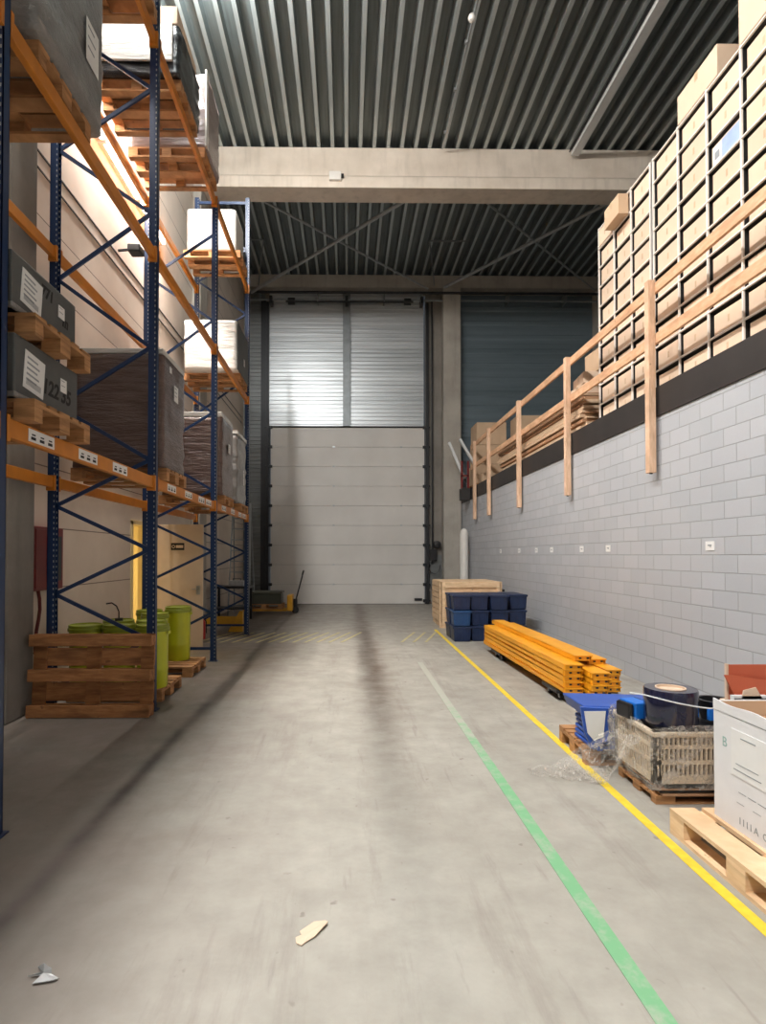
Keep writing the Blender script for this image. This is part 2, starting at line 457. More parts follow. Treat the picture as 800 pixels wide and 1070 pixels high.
# local frames: text lying in a plane facing +X (reads towards -Y ... as seen from +X side: right = +Y)
def face_px(loc): # facing +X
    m = Matrix(((0, 0, 1), (1, 0, 0), (0, 1, 0))).to_4x4(); m.translation = loc; return m
def face_nx(loc): # facing -X, right = -Y
    m = Matrix(((0, 0, -1), (-1, 0, 0), (0, 1, 0))).to_4x4(); m.translation = loc; return m
def face_ny(loc): # facing -Y, right = +X
    m = Matrix(((1, 0, 0), (0, 0, -1), (0, 1, 0))).to_4x4(); m.translation = loc; return m

# ------------------------------------------------------------------ SETTING
XL, XR, XRR, YB, YF, ZC = -3.6, 3.95, 9.6, -10.0, 20.2, 11.4
ZM = 3.83
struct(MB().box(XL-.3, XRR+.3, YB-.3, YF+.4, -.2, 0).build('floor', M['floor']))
# roof deck with ribs running down the hall
def deck():
    p = .33; x = XL-.3; prof = []; mi = []
    while x < XRR+.3:
        prof += [(x, ZC+.19), (x+.19, ZC+.19), (x+.225, ZC), (x+.305, ZC)]
        mi += [1, 1, 0, 1]
        x += p
    prof.append((x, ZC+.19))
    vs = []; fs = []
    ys = (YB-.3, YF+.4)
    for y in ys: vs += [(a, y, z) for a, z in prof]
    n = len(prof)
    for i in range(n-1): fs.append((i, i+1, n+i+1, n+i))
    o2 = len(vs)
    for y in ys: vs += [(prof[0][0], y, ZC+.35), (prof[-1][0], y, ZC+.35)]
    fs.append((o2, o2+1, o2+3, o2+2)); mi.append(1)
    me = bpy.data.meshes.new('ceiling'); me.from_pydata(vs, [], fs)
    me.materials.append(M['deck']); me.materials.append(M['deck_pan'])
    for p_, k in zip(me.polygons, mi): p_.material_index = k
    o = bpy.data.objects.new('ceiling', me); COL.objects.link(o); return o
struct(deck())
# left wall with doorway (opening Y 9.75..10.65, Z 0..2.22)
DY0, DY1, DZ = 9.75, 10.65, 2.24
wl = MB().box(XL-.2, XL, YB, DY0, 0, ZC+.1).box(XL-.2, XL, DY1, YF+.2, 0, ZC+.1).box(XL-.2, XL, DY0, DY1, DZ, ZC+.1)
struct(wl.build('wall_left', M['panels']))
struct(MB().box(XR, XR+.2, YB, YF, 0, 3.46).build('wall_right', M['block']))
struct(MB().box(XRR, XRR+.2, YB, YF+.2, 0, ZC+.1).build('wall_far_right', M['clad_grey']))
# mezzanine deck with its dark edge beam
mz = struct(MB().box(XR+.02, XRR, YB, YF, 3.5, ZM).build('trim_1', M['concrete_dark']))
struct(MB().box(XR-.02, XR+.02, YB, YF, 3.46, ZM).build('trim_2', M['mezz_edge']))
# wall behind the viewer with an opening added for the fill light
struct(MB().box(XL, -1.2, YB-.2, YB, 0, ZC).box(3.6, XRR, YB-.2, YB, 0, ZC).box(-1.2, 3.6, YB-.2, YB, 6.2, ZC).build('wall_behind', M['panels']))
# far wall
DX0, DX1, DH = -2.7, 2.77, 6.14
def ribbed(name, x0, x1, z0, z1, m, y=YF, per=.14, dep=.015):
    mb = MB(); prof = []; z = z0
    while z < z1-1e-3:
        h = min(per, z1-z)
        prof += [(y, z), (y, z+h*.62), (y-dep, z+h*.72), (y-dep, z+h*.94)]
        z += h
    prof.append((y, z1))
    prof += [(y+.18, z1), (y+.18, z0)]
    mb.prism(prof, x0, x1, 'x')
    return mb.build(name, m)
struct(ribbed('wall_back', -2.7, 2.7, DH+.03, 10.9, M['clad_silver']))
struct(ribbed('wall_back_left', XL, DX0-.15, 0, 10.9, M['clad_grey']))
struct(ribbed('wall_back_right', 3.9, XRR, 0, 10.9, M['clad_dark'], y=YF+.1, per=.5, dep=.012))
struct(MB().box(2.77, 3.9, YF, YF+.2, 0, 10.9).build('wall_back_concrete', M['concrete_dark']))
struct(MB().box(-2.85, -2.7, YF, YF+.2, 0, 10.9).build('trim_3', M['concrete_dark']))
struct(MB().box(XL, XRR, YF+.0, YF+.2, 10.9, ZC+.05).box(XL, XRR, YF-.35, YF, 10.95, ZC-.02).build('trim_4', M['concrete']))
# main precast roof beam: deep web over a wider foot
pr = [(13.62, 11.4), (13.62, 10.72), (13.5, 10.62), (13.5, 10.36), (14.1, 10.36), (14.1, 10.62), (13.98, 10.72), (13.98, 11.4)]
struct(MB().prism(pr, XL, XRR, 'x').build('trim_5', M['concrete_beam'], bevel=.015))
# concrete columns
struct(MB().box(XL, -3.4, 5.85, 6.36, 0, ZC).build('trim_6', M['concrete_dark'], bevel=.02))
struct(MB().box(3.32, 3.93, YF-.45, YF, 0, 10.95).build('trim_7', M['concrete'], bevel=.03))
struct(MB().box(XL, -3.4, 13.45, 14.1, 0, 10.4).build('trim_8', M['concrete'], bevel=.02))
struct(MB().box(8.7, 9.1, YF-.4, YF+.1, ZM, 10.95).build('trim_9', M['concrete'], bevel=.03))
# steel posts on the far wall
struct(MB().box(-.13, .13, YF-.16, YF-.04, DH+.05, 10.9).build('trim_10', M['grey_steel']))
struct(MB().box(-2.98, -2.8, YF-.12, YF-.03, 0, 10.6).build('trim_11', M['dark_metal']))

# --- dock door
d1 = struct(thing('door_1', (0, YF-.05, 0), None, None))
ph = DH/9
mb = MB()
for k in range(9):
    mb = MB().box(DX0+.06, DX1-.06, -.04, .03, k*ph+.004, (k+1)*ph-.003)
    mb.build('door_panel', M['dock_door'], d1, bevel=.004)
mb = MB()
for k in range(9):
    for hx in (-1.7, -.45, .9, 1.9):
        if (k*3+int(hx*4)) % 3: mb.box(hx-.035, hx+.035, -.055, -.04, k*ph-.02, k*ph+.03) if k else None
mb.build('hinge', M['zinc'], d1)
for sx in (DX0, DX1):
    sg = -1 if sx < 0 else 1
    MB().box(min(sx, sx+sg*.09), max(sx, sx+sg*.09), -.13, -.02, 0, 10.5).build('guide_track', M['dark_metal'], d1)
    mb = MB()
    for k in range(10):
        z = k*ph if k else .12
        mb.box(sx-.12 if sg > 0 else sx-.02, sx+.02 if sg > 0 else sx+.12, -.09, -.05, z-.05, z+.05)
        mb.tube((sx, -.1, z), (sx+sg*.13, -.1, z), .03, 8)
    mb.build('roller_bracket', M['dark_metal'], d1)
MB().box(DX0-.02, DX1+.02, -.08, .04, DH, DH+.045).build('top_seal', M['rubber'], d1)
MB().box(DX0, DX1, -.05, .04, 0, .012).build('bottom_seal', M['rubber'], d1)
MB().box(2.35, 2.62, -.08, -.04, .12, .2).build('latch', M['dark_metal'], d1)
mb = MB().tube((-2.1, -.3, 10.45), (2.3, -.3, 10.45), .035, 10)
for x in (-2.6, 0, 2.6): mb.box(x-.05, x+.05, -.42, -.05, 10.35, 10.6)
for x in (-1.9, 2.1): mb.tube((x-.12, -.3, 10.45), (x+.12, -.3, 10.45), .12, 14)
mb.build('spring_shaft', M['dark_metal'], d1, smooth=True)

# --- office door standing open on the left wall
d2 = struct(thing('door_2', (XL, DY1, 0), None, None))
MB().box(.02, .98, -.045, 0, .01, 2.26).build('door_leaf', M['door_leaf'], d2, bevel=.003)
mb = MB().box(.86, .93, -.052, -.045, .98, 1.14); mb.tube((.90, -.05, 1.08), (.90, -.10, 1.08), .009, 8); mb.tube((.90, -.10, 1.08), (.79, -.10, 1.08), .009, 8)
mb.build('door_handle', M['zinc'], d2)
sg = MB().box(.40, .64, -.052, -.045, 1.79, 1.92).build('door_sign', M['dark_metal'], d2)
mb = MB().lathe([(.030, 0), (.030, .004), (.020, .004), (.020, 0), (.030, 0)], 20, mtx=face_ny((.445, -.052, 1.855)))
mb.box(.49, .62, -.0545, -.052, 1.83, 1.88)
mb.build('sign_marking', M['card_pale'], sg)
mb = MB()
for y in (DY0, DY1): mb.box(XL-.2, XL+.02, y-.05, y+.03, 0, DZ+.03)
mb.box(XL-.2, XL+.02, DY0-.05, DY1+.03, DZ-.02, DZ+.05)
struct(mb.build('trim_12', M['warm_room']))
# lit room beyond the doorway
struct(MB().box(XL-2.6, XL-2.4, 8.4, 14.2, 0, 2.7).box(XL-2.6, XL-.2, 8.2, 8.4, 0, 2.7).box(XL-2.6, XL-.2, 14.2, 14.4, 0, 2.7).build('wall_side_room', M['warm_room']))
struct(MB().box(XL-2.6, XL-.2, 8.2, 14.4, 2.7, 2.8).build('ceiling_side_room', M['white_paint']))
struct(MB().box(XL-2.6, XL-.3, 8.2, 14.4, -.2, 0).build('floor_side_room', M['concrete']))
area('side_room_light', (XL-1.3, 11.2, 2.66), (0, 0, 0), 1.2, 1.6, 120, (1.0, .82, .45))

# --- mezzanine-level tray under the roof, sprinkler pipe, braces, wall pipes
mb = MB().box(5.32, 5.5, YB, 13.5, ZC-.24, ZC-.20)
mb.box(5.32, 5.335, YB, 13.5, ZC-.20, ZC-.13).box(5.485, 5.5, YB, 13.5, ZC-.20, ZC-.13)
ct = thing('cable_tray', (0, 0, 0), 'long pale metal cable tray running under the roof above the shelving', 'cable tray')
mb.build('tray', M['white_metal'], ct)
mb = MB()
for y in range(-8, 14, 3): mb.box(5.40, 5.42, y, y+.04, ZC-.2, ZC+.02)
mb.build('hanger', M['zinc'], ct)
MB().tube((5.28, YB, ZC-.14), (5.28, 13.5, ZC-.14), .015, 8).build('cable', M['black'], ct)
sp = thing('sprinkler_pipe', (2.2, 0, ZC-.1), 'thin pipe with a white globe running along a rib of the roof', 'pipe')
MB().tube((0.06, YB, 0), (0.06, 13.5, 0), .02, 8).build('pipe', M['zinc'], sp)
MB().lathe([(.001, -.07), (.05, -.05), (.07, 0), (.05, .05), (.001, .07)], 16, (.02, 10.1, -.06)).build('globe', M['white_paint'], sp, smooth=True)
mb = MB()
for y in (7, 8.3, 9.6, 10.6, 11.7, 12.9): mb.box(.0, .05, y, y+.05, -.05, .0)
mb.build('clip', M['zinc'], sp)
br_spots = [((-2.45, 14.0, 10.55), (2.75, 19.4, 10.7), 'long tube roof brace slanting down right from the beam towards the far wall', .03),
            ((1.8, 14.0, 10.6), (-3.2, 19.4, 10.55), 'thicker tube roof brace crossing the other towards the left corner', .05),
            ((6.9, 14.0, 10.6), (3.3, 19.4, 10.75), 'tube roof brace on the right rising from the far column', .05),
            ((3.1, 14.0, 10.6), (8.4, 19.4, 10.7), 'thin tube roof brace above the mezzanine behind the boxes', .03)]
for a, b, lab, r in br_spots:
    t = thing('roof_brace', a, lab, 'roof brace', 'tube braces under the far roof bay')
    bb = Vector(b)-Vector(a)
    MB().tube((0, 0, 0), bb, r, 12).build('brace_tube', M['zinc'], t, smooth=True)
    d = bb.normalized()
    MB().bar(-d*.02, d*.14, .02, .16).build('end_plate', M['grey_steel'], t)
for (x, s, lab) in ((3.0, -1, 'small triangular steel bracket in the roof beside the far column'), (-3.0, 1, 'small triangular steel bracket in the roof above the blue end frame')):
    t = thing('roof_bracket', (x, 19.6, 10.9), lab, 'bracket')
    MB().tube((0, 0, 0), (s*.45, -2.0, .45), .022, 8).build('strut', M['grey_steel'], t)
    MB().tube((s*.45, -2.0, .45), (-s*.7, -2.0, .45), .022, 8).build('strut', M['grey_steel'], t)
wp = thing('wall_conduit', (0, YF-.45, 10.72), 'long dark pipes running along the far wall below the concrete beam', 'pipe')
MB().tube((-3.5, 0, 0), (9.4, 0, 0), .045, 10).build('pipe', M['dark_metal'], wp)
MB().tube((-3.5, .1, -.22), (9.4, .1, -.22), .03, 10).build('pipe', M['grey_steel'], wp)
mb = MB()
for x in (-3, -1, 1.3, 3.6, 5.6, 7.6): mb.box(x-.02, x+.02, 0, .44, -.27, .06)
mb.build('pipe_bracket', M['grey_steel'], wp)
t = thing('down_pipe', (2.98, YF-.12, 1.4), 'thin dark conduit running down beside the dock door to the controls', 'pipe')
MB().tube((0, 0, 0), (0, 0, 9.2), .03, 8).build('pipe', M['dark_metal'], t)

# beam-mounted small box light
t = thing('beam_box', (-.27, 13.42, 10.62), 'small pale junction box fixed to the face of the concrete beam', 'junction box')
MB().box(-.14, .14, 0, .08, -.12, .08).build('housing', M['white_paint'], t, bevel=.01)
MB().box(.14, .2, .02, .07, -.05, .03).build('gland', M['black'], t)

# ------------------------------------------------------------------ floor markings
ln = MB()
ln.add([(1.86, -9, .001), (1.925, -9, .001), (1.93, 3, .001), (2.05, 13.2, .001), (1.985, 13.2, .001), (1.865, 3, .001),
        (1.86, -9, .004), (1.925, -9, .004), (1.93, 3, .004), (2.05, 13.2, .004), (1.985, 13.2, .004), (1.865, 3, .004)],
       [(6, 7, 8, 11), (11, 8, 9, 10), (0, 5, 2, 1), (5, 4, 3, 2), (1, 2, 8, 7), (2, 3, 9, 8), (3, 4, 10, 9), (4, 5, 11, 10), (5, 0, 6, 11), (0, 1, 7, 6)])
tag(ln.build('floor_line', M['yellow_paint']), 'yellow painted line on the floor along the goods by the block wall', 'floor line')
tag(MB().box(1.12, 1.20, -9, 9.2, .001, .004).build('floor_line', M['green_paint']), 'worn green painted line on the floor left of the yellow one', 'floor line')
mb = MB()
for i in range(20):
    x = -2.95+i*.235
    if 0.0 < x < .9: continue
    a = .0015
    w_ = .055
    mb.add([(x, 11.3, a), (x+w_, 11.3, a), (x+.42+w_, 12.75, a), (x+.42, 12.75, a), (x, 11.3, a+.003), (x+w_, 11.3, a+.003), (x+.42+w_, 12.75, a+.003), (x+.42, 12.75, a+.003)],
           [(4, 5, 6, 7), (0, 3, 2, 1), (0, 1, 5, 4), (1, 2, 6, 5), (2, 3, 7, 6), (3, 0, 4, 7)])
tag(mb.build('floor_hatching', simple('faded_hatch_paint', (.50, .44, .22), .6, 0, .2, 10)), 'faded pale yellow diagonal hatching painted across the floor before the dock door', 'floor marking')

# ------------------------------------------------------------------ PALLET
def make_pallet(m=None):
    m = m or M['pallet_wood']
    r = thing('wooden_pallet', (0, 0, 0), 'pallet', 'pallet')
    top = MB()
    for x, w_ in ((-.3275, .145), (-.1625, .10), (0, .145), (.1625, .10), (.3275, .145)):
        top.box(x-w_/2, x+w_/2, -.6, .6, .122, .144)
    top.build('top_boards', m, r)
    for y in (-.5275, 0, .5275):
        MB().box(-.4, .4, y-.0725, y+.0725, .10, .122).build('stringer_board', m, r)
    for x, w_ in ((-.35, .1), (0, .145), (.35, .1)):
        MB().box(x-w_/2, x+w_/2, -.6, .6, 0, .022).build('bottom_board', m, r)
        for y, l_ in ((-.5275, .145), (0, .145), (.5275, .145)):
            MB().box(x-w_/2, x+w_/2, y-l_/2, y+l_/2, .022, .10).build('block', m, r)
    return r
# long side (1.2) along local Y
PAL = make_pallet()
pal_used = []
def pallet(loc, rotz, label, scale=None, group=None):
    if not pal_used:
        p = PAL; p.location = loc; p.rotation_euler = (0, 0, rotz); pal_used.append(1); p['label'] = label
        if group: p['group'] = group
    else: p = dup(PAL, loc, rotz, label, group)
    if scale: p.scale = scale
    return p

# ------------------------------------------------------------------ RACK
FX, RX = -2.14, -3.23            # front and rear post lines
FY = [-5.0, -2.1, 0.72, 3.55, 6.41, 9.36, 12.45]  # first bays lie out of view, added to carry the shading loads
TOP = [9.0, 9.0, 9.0, 9.0, 9.2, 7.52, 9.42]
LV = [2.56, 5.09, 7.49]          # tops of the beams
rack = thing('pallet_rack', (0, 0, 0), 'tall pallet rack of blue uprights and orange beams along the left wall', 'pallet rack')
def post(x, y, h, face):
    mb = MB(); w_, d = .09, .07
    # open C section with a perforated look: outer shell plus two flange strips with punched slots
    t_ = .006
    mb.box(x-w_/2, x+w_/2, y-d/2, y-d/2+t_, .01, h)
    mb.box(x-w_/2, x+w_/2, y+d/2-t_, y+d/2, .01, h)
    fx = x+face*(w_/2)
    mb.box(min(fx, fx-face*t_), max(fx, fx-face*t_), y-d/2, y+d/2, .01, h)
    o = mb.build('upright_post', M['post_blue'], rack)
    return o
HOLE = MB()
for i, y in enumerate(FY):
    for x, face in ((FX, 1), (RX, -1)):
        p = post(x, y, TOP[i], face)
        MB().box(x-.07, x+.07, y-.06, y+.06, 0, .01).build('base_plate', M['blue_steel'], rack)
    # diagonal bracing zigzag in the frame plane
    nodes = [.25, .77, 1.27, 1.76, 2.24, 2.75, 3.35, 4.0, 4.75, 5.5, 6.2, 6.9, 7.6, 8.3, 9.0]
    for q, (za, zb2) in enumerate(zip(nodes, nodes[1:])):
        if zb2 > TOP[i]-.1: break
        rear_first = (q % 2 == 0)
        a = ((RX+.03) if rear_first else (FX-.03), y, za)
        b = ((FX-.03) if rear_first else (RX+.03), y, zb2)
        MB().bar(a, b, .025, .04).build('diagonal_brace', M['blue_steel'], rack)
    MB().bar((FX-.03, y, .2), (RX+.03, y, .2), .03, .045).build('horizontal_brace', M['blue_steel'], rack)
    if i in (3, 6):
        MB().bar((FX-.03, y, TOP[i]-.1), (RX+.03, y, TOP[i]-.1), .03, .06).build('horizontal_brace', M['blue_steel'], rack)
for i in range(len(FY)-1):
    y0, y1 = FY[i]+.04, FY[i+1]-.04
    for li, zt in enumerate(LV):
        for x, face in ((FX, 1), (RX, -1)):
            bm_ = MB()
            bm_.box(x-.025, x+.025, y0, y1, zt-.12, zt)
            beam = bm_.build('load_beam', M['orange_steel'], rack, bevel=.006)
            MB().box(x-.045, x+.049, y0-.004, y0+.028, zt-.155, zt+.012).build('end_connector', M['orange_steel'], beam)
            MB().box(x-.045, x+.049, y1-.028, y1+.004, zt-.155, zt+.012).build('end_connector', M['orange_steel'], beam)
            if li == 0 and face == 1 and i > 1:
                for k, fy in enumerate((.30, .56, .80, .95)):
                    if k == 3 and i == 3: continue
                    yc = y0+(y1-y0)*(fy-.14 if i == 3 else fy-.10); hw = .17
                    lb = MB().box(x+.025, x+.0275, yc-hw, yc+hw, zt-.10, zt-.015).build('shelf_label', M['paper'], beam)
                    lb['label'] = 'white paper location label'
                    mk = MB()
                    for j in (-1, 0, 1):
                        c = yc+j*.11
                        mk.box(x+.0275, x+.0285, c-.03, c+.03, zt-.085, zt-.065)
                        mk.box(x+.0275, x+.0285, c-.02, c+.025, zt-.055, zt-.045)
                    mk.build('print', M['ink'], rack).parent = beam
# ------------------------------------------------------------------ LOADS
def wrapped(name, lab, cat, x0, x1, y0, y1, z0, z1, m, group=None, amp=.018, top=None, seed=0, partname='wrapped_body', nx=14):
    root = thing(name, ((x0+x1)/2, (y0+y1)/2, z0), lab, cat, group)
    sx, sy, sz = (x1-x0), (y1-y0), (z1-z0)
    bm = bmesh.new()
    bmesh.ops.create_cube(bm, size=1)
    bmesh.ops.subdivide_edges(bm, edges=bm.edges, cuts=nx, use_grid_fill=True)
    for v in bm.verts:
        c = v.co.copy()
        p = Vector((c.x*sx, c.y*sy, (c.z+.5)*sz))
        n = Vector((c.x if abs(c.x) > .49 else 0, c.y if abs(c.y) > .49 else 0, 0))
        d = mnoise.noise(Vector((p.x*2+seed, p.y*2, p.z*9)))*amp + mnoise.noise(Vector((p.x*6, p.y*6+seed, p.z*22)))*amp*.5
        # rounded vertical corners, slight inward taper at the top edge
        if n.length > .1:
            p += n.normalized()*(d-amp)
            if abs(c.x) > .49 and abs(c.y) > .49: p -= Vector((math.copysign(.02, c.x), math.copysign(.02, c.y), 0))
        if c.z > .49:
            p.z += mnoise.noise(Vector((p.x*5, p.y*5, seed)))*amp*.6-amp*.5
            if abs(c.x) > .49 or abs(c.y) > .49: p.z -= .012
        v.co = p
    me = bpy.data.meshes.new(partname); bm.to_mesh(me); bm.free()
    for p in me.polygons: p.use_smooth = True
    me.materials.append(m)
    o = bpy.data.objects.new(partname, me); COL.objects.link(o); o.parent = root
    if top:
        MB().box(-sx/2+.02, sx/2-.02, -sy/2+.02, sy/2-.02, sz-.01, sz+top[1]).build('top_cover', top[0], root, bevel=.01)
    return root
def label_px(root, x, yc, zc, w_, h, lines=4, rot=0, name='paper_label', bars=False):
    # label on a face looking +X (local coords of root)
    T = Matrix.Translation((x, yc, zc)) @ Matrix.Rotation(rot, 4, 'X')
    lb = MB().box(0, .003, -w_/2, w_/2, -h/2, h/2, T).build(name, M['paper'], root)
    lb['label'] = 'white paper label'
    mk = MB()
    for k in range(lines):
        z = h/2-h*.16-k*h*.72/max(lines, 1)
        ww = w_*(.38 if k % 2 else .32)
        mk.box(.003, .0042, -w_*.38, -w_*.38+ww*1.6, z-h*.025, z+h*.025, T)
    if bars:
        for k in range(14):
            y = -w_*.36+k*w_*.052
            mk.box(.003, .0042, y, y+w_*.024, -h*.38, -h*.22, T)
    mk.build('print', M['grey_ink'], lb)
    return lb

# -- level 1, first bay: two grey cartons on pallets, one above the other
pallet((-2.55, 4.12, LV[0]), R(90), 'wooden pallet on the lowest beams under the lower lettered grey carton', scale=(1, .92, 1))
def grey_carton(z0, h, lab, ink, yy=4.10, lw=.25):
    r = thing('grey_carton', (-2.55, yy, z0), lab, 'carton', 'large grey cartons stacked on the first rack shelf')
    sy = .43
    mb = MB().box(-.45, .45, -sy, sy, 0, h)
    mb.build('carton_body', M['grey_carton'], r, bevel=.012)
    MB().box(-.46, .462, -sy-.012, sy+.012, -.0, .035).build('film_skirt', M['film_grey'], r, bevel=.01)
    label_px(r, .451, -.20, h*.50, lw, h*.62, 5, R(-6), bars=True)
    label_px(r, .451, .20, h*.60, .09, h*.24, 2, 0)
    for txt, yc, zc, sz in ink:
        text_mesh('marker_writing', txt, sz, M['ink'], r, face_px((.4515, yc, zc)), .15, .004)
    return r
grey_carton(LV[0]+.144, .41, 'lower of two stacked grey cartons, handwritten numbers 122 and 35', [('122', .02, .17, .15), ('35', .24, .17, .15)])
pallet((-2.55, 4.12, LV[0]+.554), R(90), 'wooden pallet sandwiched between the two stacked grey cartons', scale=(1, .92, 1))
grey_carton(LV[0]+.698, .37, 'upper of two stacked grey cartons, with curling label and faint marker writing', [('771', .0, .27, .11), ('m', .26, .17, .11)], yy=4.06)

# -- level 1, second bay: big brown wrapped block
pallet((-2.62, 7.08, LV[0]), R(90), 'wooden pallet under the big dark brown wrapped load')
r = wrapped('wrapped_pallet_load', 'big dark brown film-wrapped load with pale top, behind the first blue upright', 'wrapped load',
            -3.16, -2.08, 6.60, 7.52, LV[0]+.144, 4.02, M['film_brown'], top=(M['film_white'], .05), seed=1)
label_px(r, .54, .0, .95, .16, .19, 3)
label_px(r, .54, -.22, 1.18, .07, .07, 1)
r = wrapped('wrapped_pallet_load', 'brown wrapped load at the near side of the last bay on the lowest beams', 'wrapped load',
            -3.10, -2.06, 9.62, 10.62, LV[0]+.144, 4.02, M['film_brown'], top=(M['film_white'], .07), seed=2)
pallet((-2.6, 10.12, LV[0]), R(90), 'wooden pallet under the brown load in the last bay')
label_px(r, .52, .05, .85, .16, .16, 3)
r = wrapped('wrapped_pallet_load', 'narrow pale grey load at the far end of the lowest beams', 'wrapped load',
            -3.1, -2.08, 11.15, 12.2, LV[0]+.144, 4.05, M['film_grey'], top=(M['film_white'], .06), seed=3, amp=.035)
mb = MB()
for k in range(9): mb.box(-.53, -.20, -.535, -.5, .08+k*.14, .13+k*.14)
pallet((-2.6, 11.68, LV[0]), R(90), 'wooden pallet under the narrow pale grey load')
label_px(r, .51, .05, .55, .12, .3, 2)

# -- unseen loads added beside and behind the viewer to shade the floor
for k, y in enumerate((-3.6, -.7, 2.2)):
    pallet((-2.62, y, LV[2]), R(90), 'added unseen pallet on the top beams of the %s bay beside the viewer' % ORD[k], scale=(3.0, 1, 1))
    wrapped('wrapped_pallet_load', 'added unseen grey load on the top beams of the %s bay beside the viewer' % ORD[k], 'wrapped load',
            -3.16, -2.06, y-1.25, y+1.25, LV[2]+.144, 8.9, M['film_grey'], seed=20+k, nx=5)
# -- level 2
pallet((-2.66, 4.34, LV[1]), R(90), 'wooden pallet seen from below under the grey load at upper left')
r = wrapped('wrapped_pallet_load', 'grey film-wrapped load cut by the upper left edge of the picture', 'wrapped load',
            -3.26, -2.04, 3.80, 4.9, LV[1]+.144, 6.9, M['film_grey'], seed=4, amp=.02)
label_px(r, .60, .28, .55, .22, .34, 3)
pallet((-2.62, 11.62, LV[1]), R(90), 'wooden pallet under the white stack on the middle beams')
r = wrapped('wrapped_pallet_load', 'brightly lit white layered stack with dark side on the middle beams', 'wrapped load',
            -3.12, -2.08, 11.0, 12.2, LV[1]+.144, 6.2, M['film_white'], seed=5, amp=.012)
MB().box(.50, .525, -.58, .60, .02, .93).build('dark_side_sheet', M['grey_carton'], r, bevel=.008)
label_px(r, .526, .1, .35, .1, .14, 2)
# -- level 3
pallet((-2.62, 5.85, LV[2]), R(90), 'wooden pallet seen from below at the very top left beside the first upright')
wrapped('wrapped_pallet_load', 'grey load on the top beams nearest the viewer, cut by the top edge', 'wrapped load',
        -3.16, -2.06, 5.4, 6.3, LV[2]+.144, 8.9, M['film_grey'], seed=6)
pallet((-2.62, 7.56, LV[2]), R(90), 'wooden pallet seen from below under the black wrapped load')
r = wrapped('wrapped_pallet_load', 'black wrapped load with clear film front on the top beams', 'wrapped load',
            -3.16, -2.04, 7.05, 8.12, LV[2]+.144, 8.28, M['film_black'], seed=7, amp=.03)
MB().box(-.50, .46, -.555, -.52, .14, .60).build('clear_front_film', M['film_white'], r, bevel=.01)
t = tag(MB().box(-.5, .5, -.45, .45, 0, .22).build('cardboard_box', M['card_pale'], bevel=.01, loc=(-2.6, 7.55, 8.29)), 'flat pale carton lying on top of the black wrapped load', 'carton')
pallet((-2.62, 8.76, LV[2]), R(90), 'wooden pallet seen from below beside the black load')
r = wrapped('wrapped_pallet_load', 'grey white wrapped load next to the concrete beam on the top beams', 'wrapped load',
            -3.16, -2.02, 8.36, 9.22, LV[2]+.144, 8.75, M['film_pink'], seed=8, amp=.02)
MB().box(.535, .56, -.47, -.34, .0, 1.12).build('white_edge_board', M['white_paint'], r, bevel=.004)
pallet((-2.62, 11.60, LV[2]), R(90), 'wooden pallet under the glowing white box on the top beams')
r = wrapped('wrapped_pallet_load', 'plain white box load by the tall blue end frame on the top beams', 'wrapped load',
            -3.12, -2.16, 11.2, 12.1, LV[2]+.144, 8.45, M['white_paint'], seed=9, amp=.004)

# ------------------------------------------------------------------ wall lamps behind the rack
for k, y in enumerate((7.6, 9.0, 10.4)):
    t = thing('wall_lamp', (XL+.02, y, 7.70), ('nearest', 'middle', 'farthest')[k]+' of the glaring strip lamps on the cream wall behind the top beams', 'lamp', 'strip lamps on the left wall')
    MB().box(-.02, .05, -.68, .68, -.04, .05).build('lamp_housing', M['white_metal'], t)
    MB().box(.05, .10, -.66, .66, -.035, .045).build('diffuser', M['lamp_glow'], t, bevel=.01)
    for sgn in (-1, 1): MB().box(-.02, .102, sgn*.67-.02, sgn*.67+.02, -.045, .055).build('end_cap', M['white_metal'], t)
    area('wall_lamp_light', (XL+.16, y, 7.68), (0, R(-30), 0), .08, 1.3, (40, 80, 130)[k], (1.0, .90, .82), 130)
for k, y in enumerate(LAMP_Y):
    t = thing('roof_lamp', (LAMP_X, y, LAMP_Z), ORD[k]+' roof strip lamp above the rack counted from the viewer backwards', 'lamp', 'strip lamps under the roof above the rack')
    MB().box(-.09, .09, -.78, .78, -.03, .03).build('lamp_housing', M['white_metal'], t)
    MB().tube((0, -.6, .03), (0, -.6, .5), .006, 6).tube((0, .6, .03), (0, .6, .5), .006, 6).build('suspension_wire', M['zinc'], t)

# cables and camera on the left wall
for z, lab in ((6.42, 'upper of the two dark cables running along the cream wall'), (6.22, 'lower of the two dark cables running along the cream wall')):
    tag(MB().box(XL, XL+.012, 6.4, 19.8, z-.010, z+.010).build('wall_cable', M['dark_metal']), lab, 'cable')
t = thing('security_camera', (XL, 9.1, 6.5), 'small dark floodlight fixed to the cream wall behind the rack', 'floodlight')
MB().bar((0, 0, 0), (.22, 0, .02), .03, .03).build('arm', M['dark_metal'], t)
MB().box(.18, .38, -.12, .1, -.06, .06).build('head', M['dark_metal'], t, bevel=.02)
t = thing('hose_cabinet', (XL, 6.66, 1.30), 'dark red wall cabinet between the concrete column and rear upright', 'cabinet')
MB().box(0, .18, -.28, .38, 0, .72).build('cabinet_body', M['dark_red'], t, bevel=.01)
MB().box(.18, .19, -.25, .35, .03, .69).build('cabinet_door', M['dark_red'], t, bevel=.004)
MB().box(.19, .2, -.02, .30, .10, .62).build('window_pane', M['black'], t)
t = thing('hanging_hose', (XL+.06, 6.62, 0), 'dark hose hanging down the wall below the red cabinet', 'hose')
pts = [(.04, .05*math.sin(k*.9), 1.32-k*.12) for k in range(10)]
MB().path(pts, .02, 8).build('hose', M['dark_red'], t)

